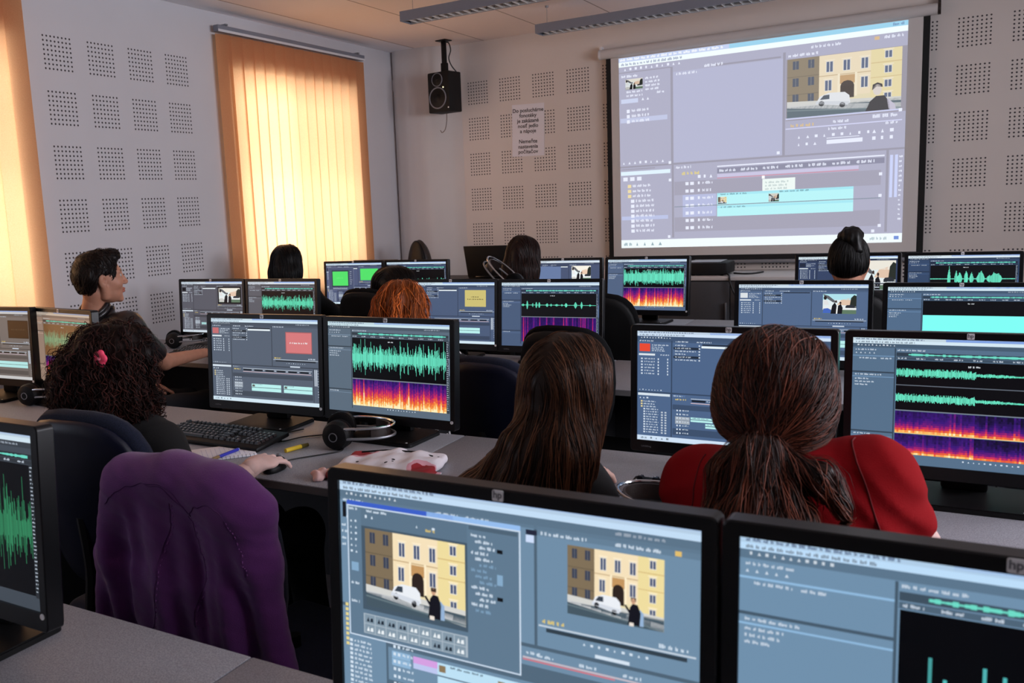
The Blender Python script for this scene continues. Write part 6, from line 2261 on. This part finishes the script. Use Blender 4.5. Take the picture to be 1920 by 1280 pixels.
# ------------------------------------------------------------------ purple jacket over its chair
def jacket():
    t = thing('jacket', 'purple cotton jacket hanging over a chair back in the left foreground', 'jacket', (2.90, -5.672, 0))
    pm = mat('purple_cotton', (100, 40, 114), .88, noise=(14, .10), bump=(520, .45), sheen=.2)
    T = lambda x, y, z: (x, y, z)
    # rounded back panel over the backrest, shoulders and two hanging sleeves
    pr = [RBox((-.03, -.005, .735), (.205, .050, .205), .048, .04), Cone((-.165, .0, .880), (-.03, .0, .905), .052, .050, .04), Cone((-.03, .0, .905), (.10, .0, .890), .050, .050, .04), Cone((.08, .0, .885), (.185, -.005, .850), .052, .054, .04),
          Cone((-.18, -.012, .86), (-.262, -.02, .70), .052, .052, .05), Cone((-.262, -.02, .70), (-.31, -.02, .44), .052, .05, .05),
          Cone((.165, -.01, .84), (.200, -.012, .74), .052, .050, .05), Cone((.200, -.012, .74), (.215, -.005, .50), .050, .046, .05),
          RBox((-.04, -.005, .54), (.21, .046, .17), .045, .05)]
    ph = np.random.default_rng(3).uniform(0, 6, 6)
    def disp(P):
        x, z = P[:, 0], P[:, 2]
        d = np.clip((.875 - z) / .16, 0, 1)
        s = .010 * np.sin(x * 36 + 1.2 * np.sin(z * 7) + 1.0) * d + .006 * np.sin(x * 71 + z * 9 + 2) * d
        s += .007 * np.exp(-((x - .045 - .10 * (.9 - z)) / .012) ** 2) * d          # deep fold beside the button band
        s -= .008 * np.exp(-((x + .085 + .04 * (.9 - z)) / .022) ** 2) * d
        st = lambda v, w: 1 / (1 + np.exp(-v / w))
        front = st(-(P[:, 1] + .02), .01)
        s += .020 * st(-(x + .150 + .05 * (.8 - z)), .004) * d * front          # left side hangs back behind a sharp crease
        s += .016 * st(x - .100 - .05 * (.8 - z), .005) * d * front             # right sleeve hangs back as well
        return s + .0012 * np.sin(P[:, 0] * 90 + P[:, 2] * 140 + ph[0]) * np.sin(P[:, 2] * 60)
    f = Form(pr, disp=disp, clip=lambda P: .405 + .02 * np.sin(P[:, 0] * 18) - P[:, 2])
    form_obj('cloth', f, .0065, pm, t)
    # seams and collar
    light = mat('pale_purple_thread', (150, 84, 160), .9)
    dark = mat('purple_stitching', (88, 42, 100), .9)
    def seam(pts, name='seam', n=14, dashes=True):
        P = np.array([list(p) for p in spline(pts, n)])
        for _ in range(6):
            P = P - f.d(P)[:, None] * f.grad(P)
        bm = bmesh.new()
        tube(bm, [Vector(p) for p in P], .0013, 6)
        line = from_bm(name, bm, dark, t, True)
        if dashes:
            bm = bmesh.new()
            Q = P + np.array([.007, 0, -.002])
            for _ in range(6):
                Q = Q - f.d(Q)[:, None] * f.grad(Q)
            for a, b in list(zip(Q, Q[1:]))[::2]:
                tube(bm, [Vector(a), Vector(a + (b - a) * .8)], .0012, 5)
            from_bm('stitching', bm, light, line, True)
    fy = -.09
    seam([(-.20, fy, .84), (-.12, fy, .895), (-.03, fy, .905), (.02, fy, .875), (.055, fy, .835)], dashes=False)
    seam([(.0, fy, .86), (-.012, fy, .80), (-.035, fy, .72), (-.065, fy, .62), (-.09, fy, .53)])
    seam([(.050, fy, .835), (.060, fy, .78), (.068, fy, .70), (.066, fy, .60)])
    seam([(.052, fy, .838), (.075, fy, .865), (.11, fy, .88), (.15, fy, .875), (.18, fy, .83)], dashes=False)
    seam([(-.07, fy, .915), (.0, fy, .90), (.045, fy, .86)], dashes=False)
    seam([(.165, fy, .85), (.19, fy, .79), (.205, fy, .73)])
jacket()
# ------------------------------------------------------------------ camera
FL, YAW, PITCH, ROLL, SX = 1669.4936, -0.55080, 0.14620, -0.05030, -185.0017
CAM = Vector((4.33350, -7.02664, 1.46545))
def add_camera():
    cd = bpy.data.cameras.new('camera')
    o = bpy.data.objects.new('camera', cd)
    COL.objects.link(o)
    cd.sensor_fit = 'HORIZONTAL'
    cd.sensor_width = 36
    cd.lens = FL / 1920 * 36
    cd.shift_x = -SX / 1920
    cy, sy, cp, sp = cos(YAW), sin(YAW), cos(PITCH), sin(PITCH)
    f = Vector((sy * cp, cy * cp, -sp))
    r0 = Vector((cy, -sy, 0))
    u0 = r0.cross(f)
    r = r0 * cos(ROLL) + u0 * sin(ROLL)
    u = u0 * cos(ROLL) - r0 * sin(ROLL)
    o.matrix_world = Matrix(((r.x, u.x, -f.x, CAM.x), (r.y, u.y, -f.y, CAM.y), (r.z, u.z, -f.z, CAM.z), (0, 0, 0, 1)))
    cd.clip_start = .02
    cd.dof.use_dof = True
    cd.dof.focus_distance = 3.2
    cd.dof.aperture_fstop = 9.0
    SC.camera = o
add_camera()

def area(name, loc, rot, sx, sy, energy, col, spread=180):
    l = bpy.data.lights.new(name, 'AREA')
    l.shape = 'RECTANGLE'
    l.size, l.size_y = sx, sy
    l.energy = energy
    l.color = tuple(lin(col))
    l.spread = radians(spread)
    o = bpy.data.objects.new(name, l)
    o.location = loc
    o.rotation_euler = rot
    COL.objects.link(o)
    return o
# daylight standing outside the two blind-covered windows of the left wall, shining in (+x)
R_IN = (0, radians(-90), 0)
DAY = (236, 240, 255)
for nm, w, e in (('daylight_front_window', W1, 235), ('daylight_middle_window', W0, 235)):
    area(nm, (-1.2, (w[0] + w[1]) / 2 - .8, (w[2] + w[3]) / 2 - .35), R_IN, 3.0, 2.4, e, DAY)
area('added_fill_rear', (-.34, (W2[0] + W2[1]) / 2, (W2[2] + W2[3]) / 2), R_IN, W2[3] - W2[2], W2[1] - W2[0], 14, DAY)  # interior fill added at the unseen rear window
# fill light added behind two invented windows in the right wall, out of view
for y0, y1 in WR:
    area('added_fill_right', (RX + .16, (y0 + y1) / 2, 1.95), (0, radians(90), 0), 1.3, y1 - y0, 70, (242, 242, 252), 140)

w = bpy.data.worlds.new('daylight')
SC.world = w
w.use_nodes = True
bg = w.node_tree.nodes['Background']
bg.inputs['Color'].default_value = srgb(200, 218, 245)
bg.inputs['Strength'].default_value = 1.0
SC.view_settings.view_transform = 'Standard'
SC.view_settings.look = 'None'
SC.view_settings.gamma = 1
SC.view_settings.use_curve_mapping = False
SC.view_settings.exposure = 0.0
SC.cycles.use_denoising = True
SC.cycles.max_bounces = 8
SC.cycles.diffuse_bounces = 6
SC.cycles.sample_clamp_indirect = 4.0
SC.cycles.caustics_reflective = False
SC.cycles.caustics_refractive = False
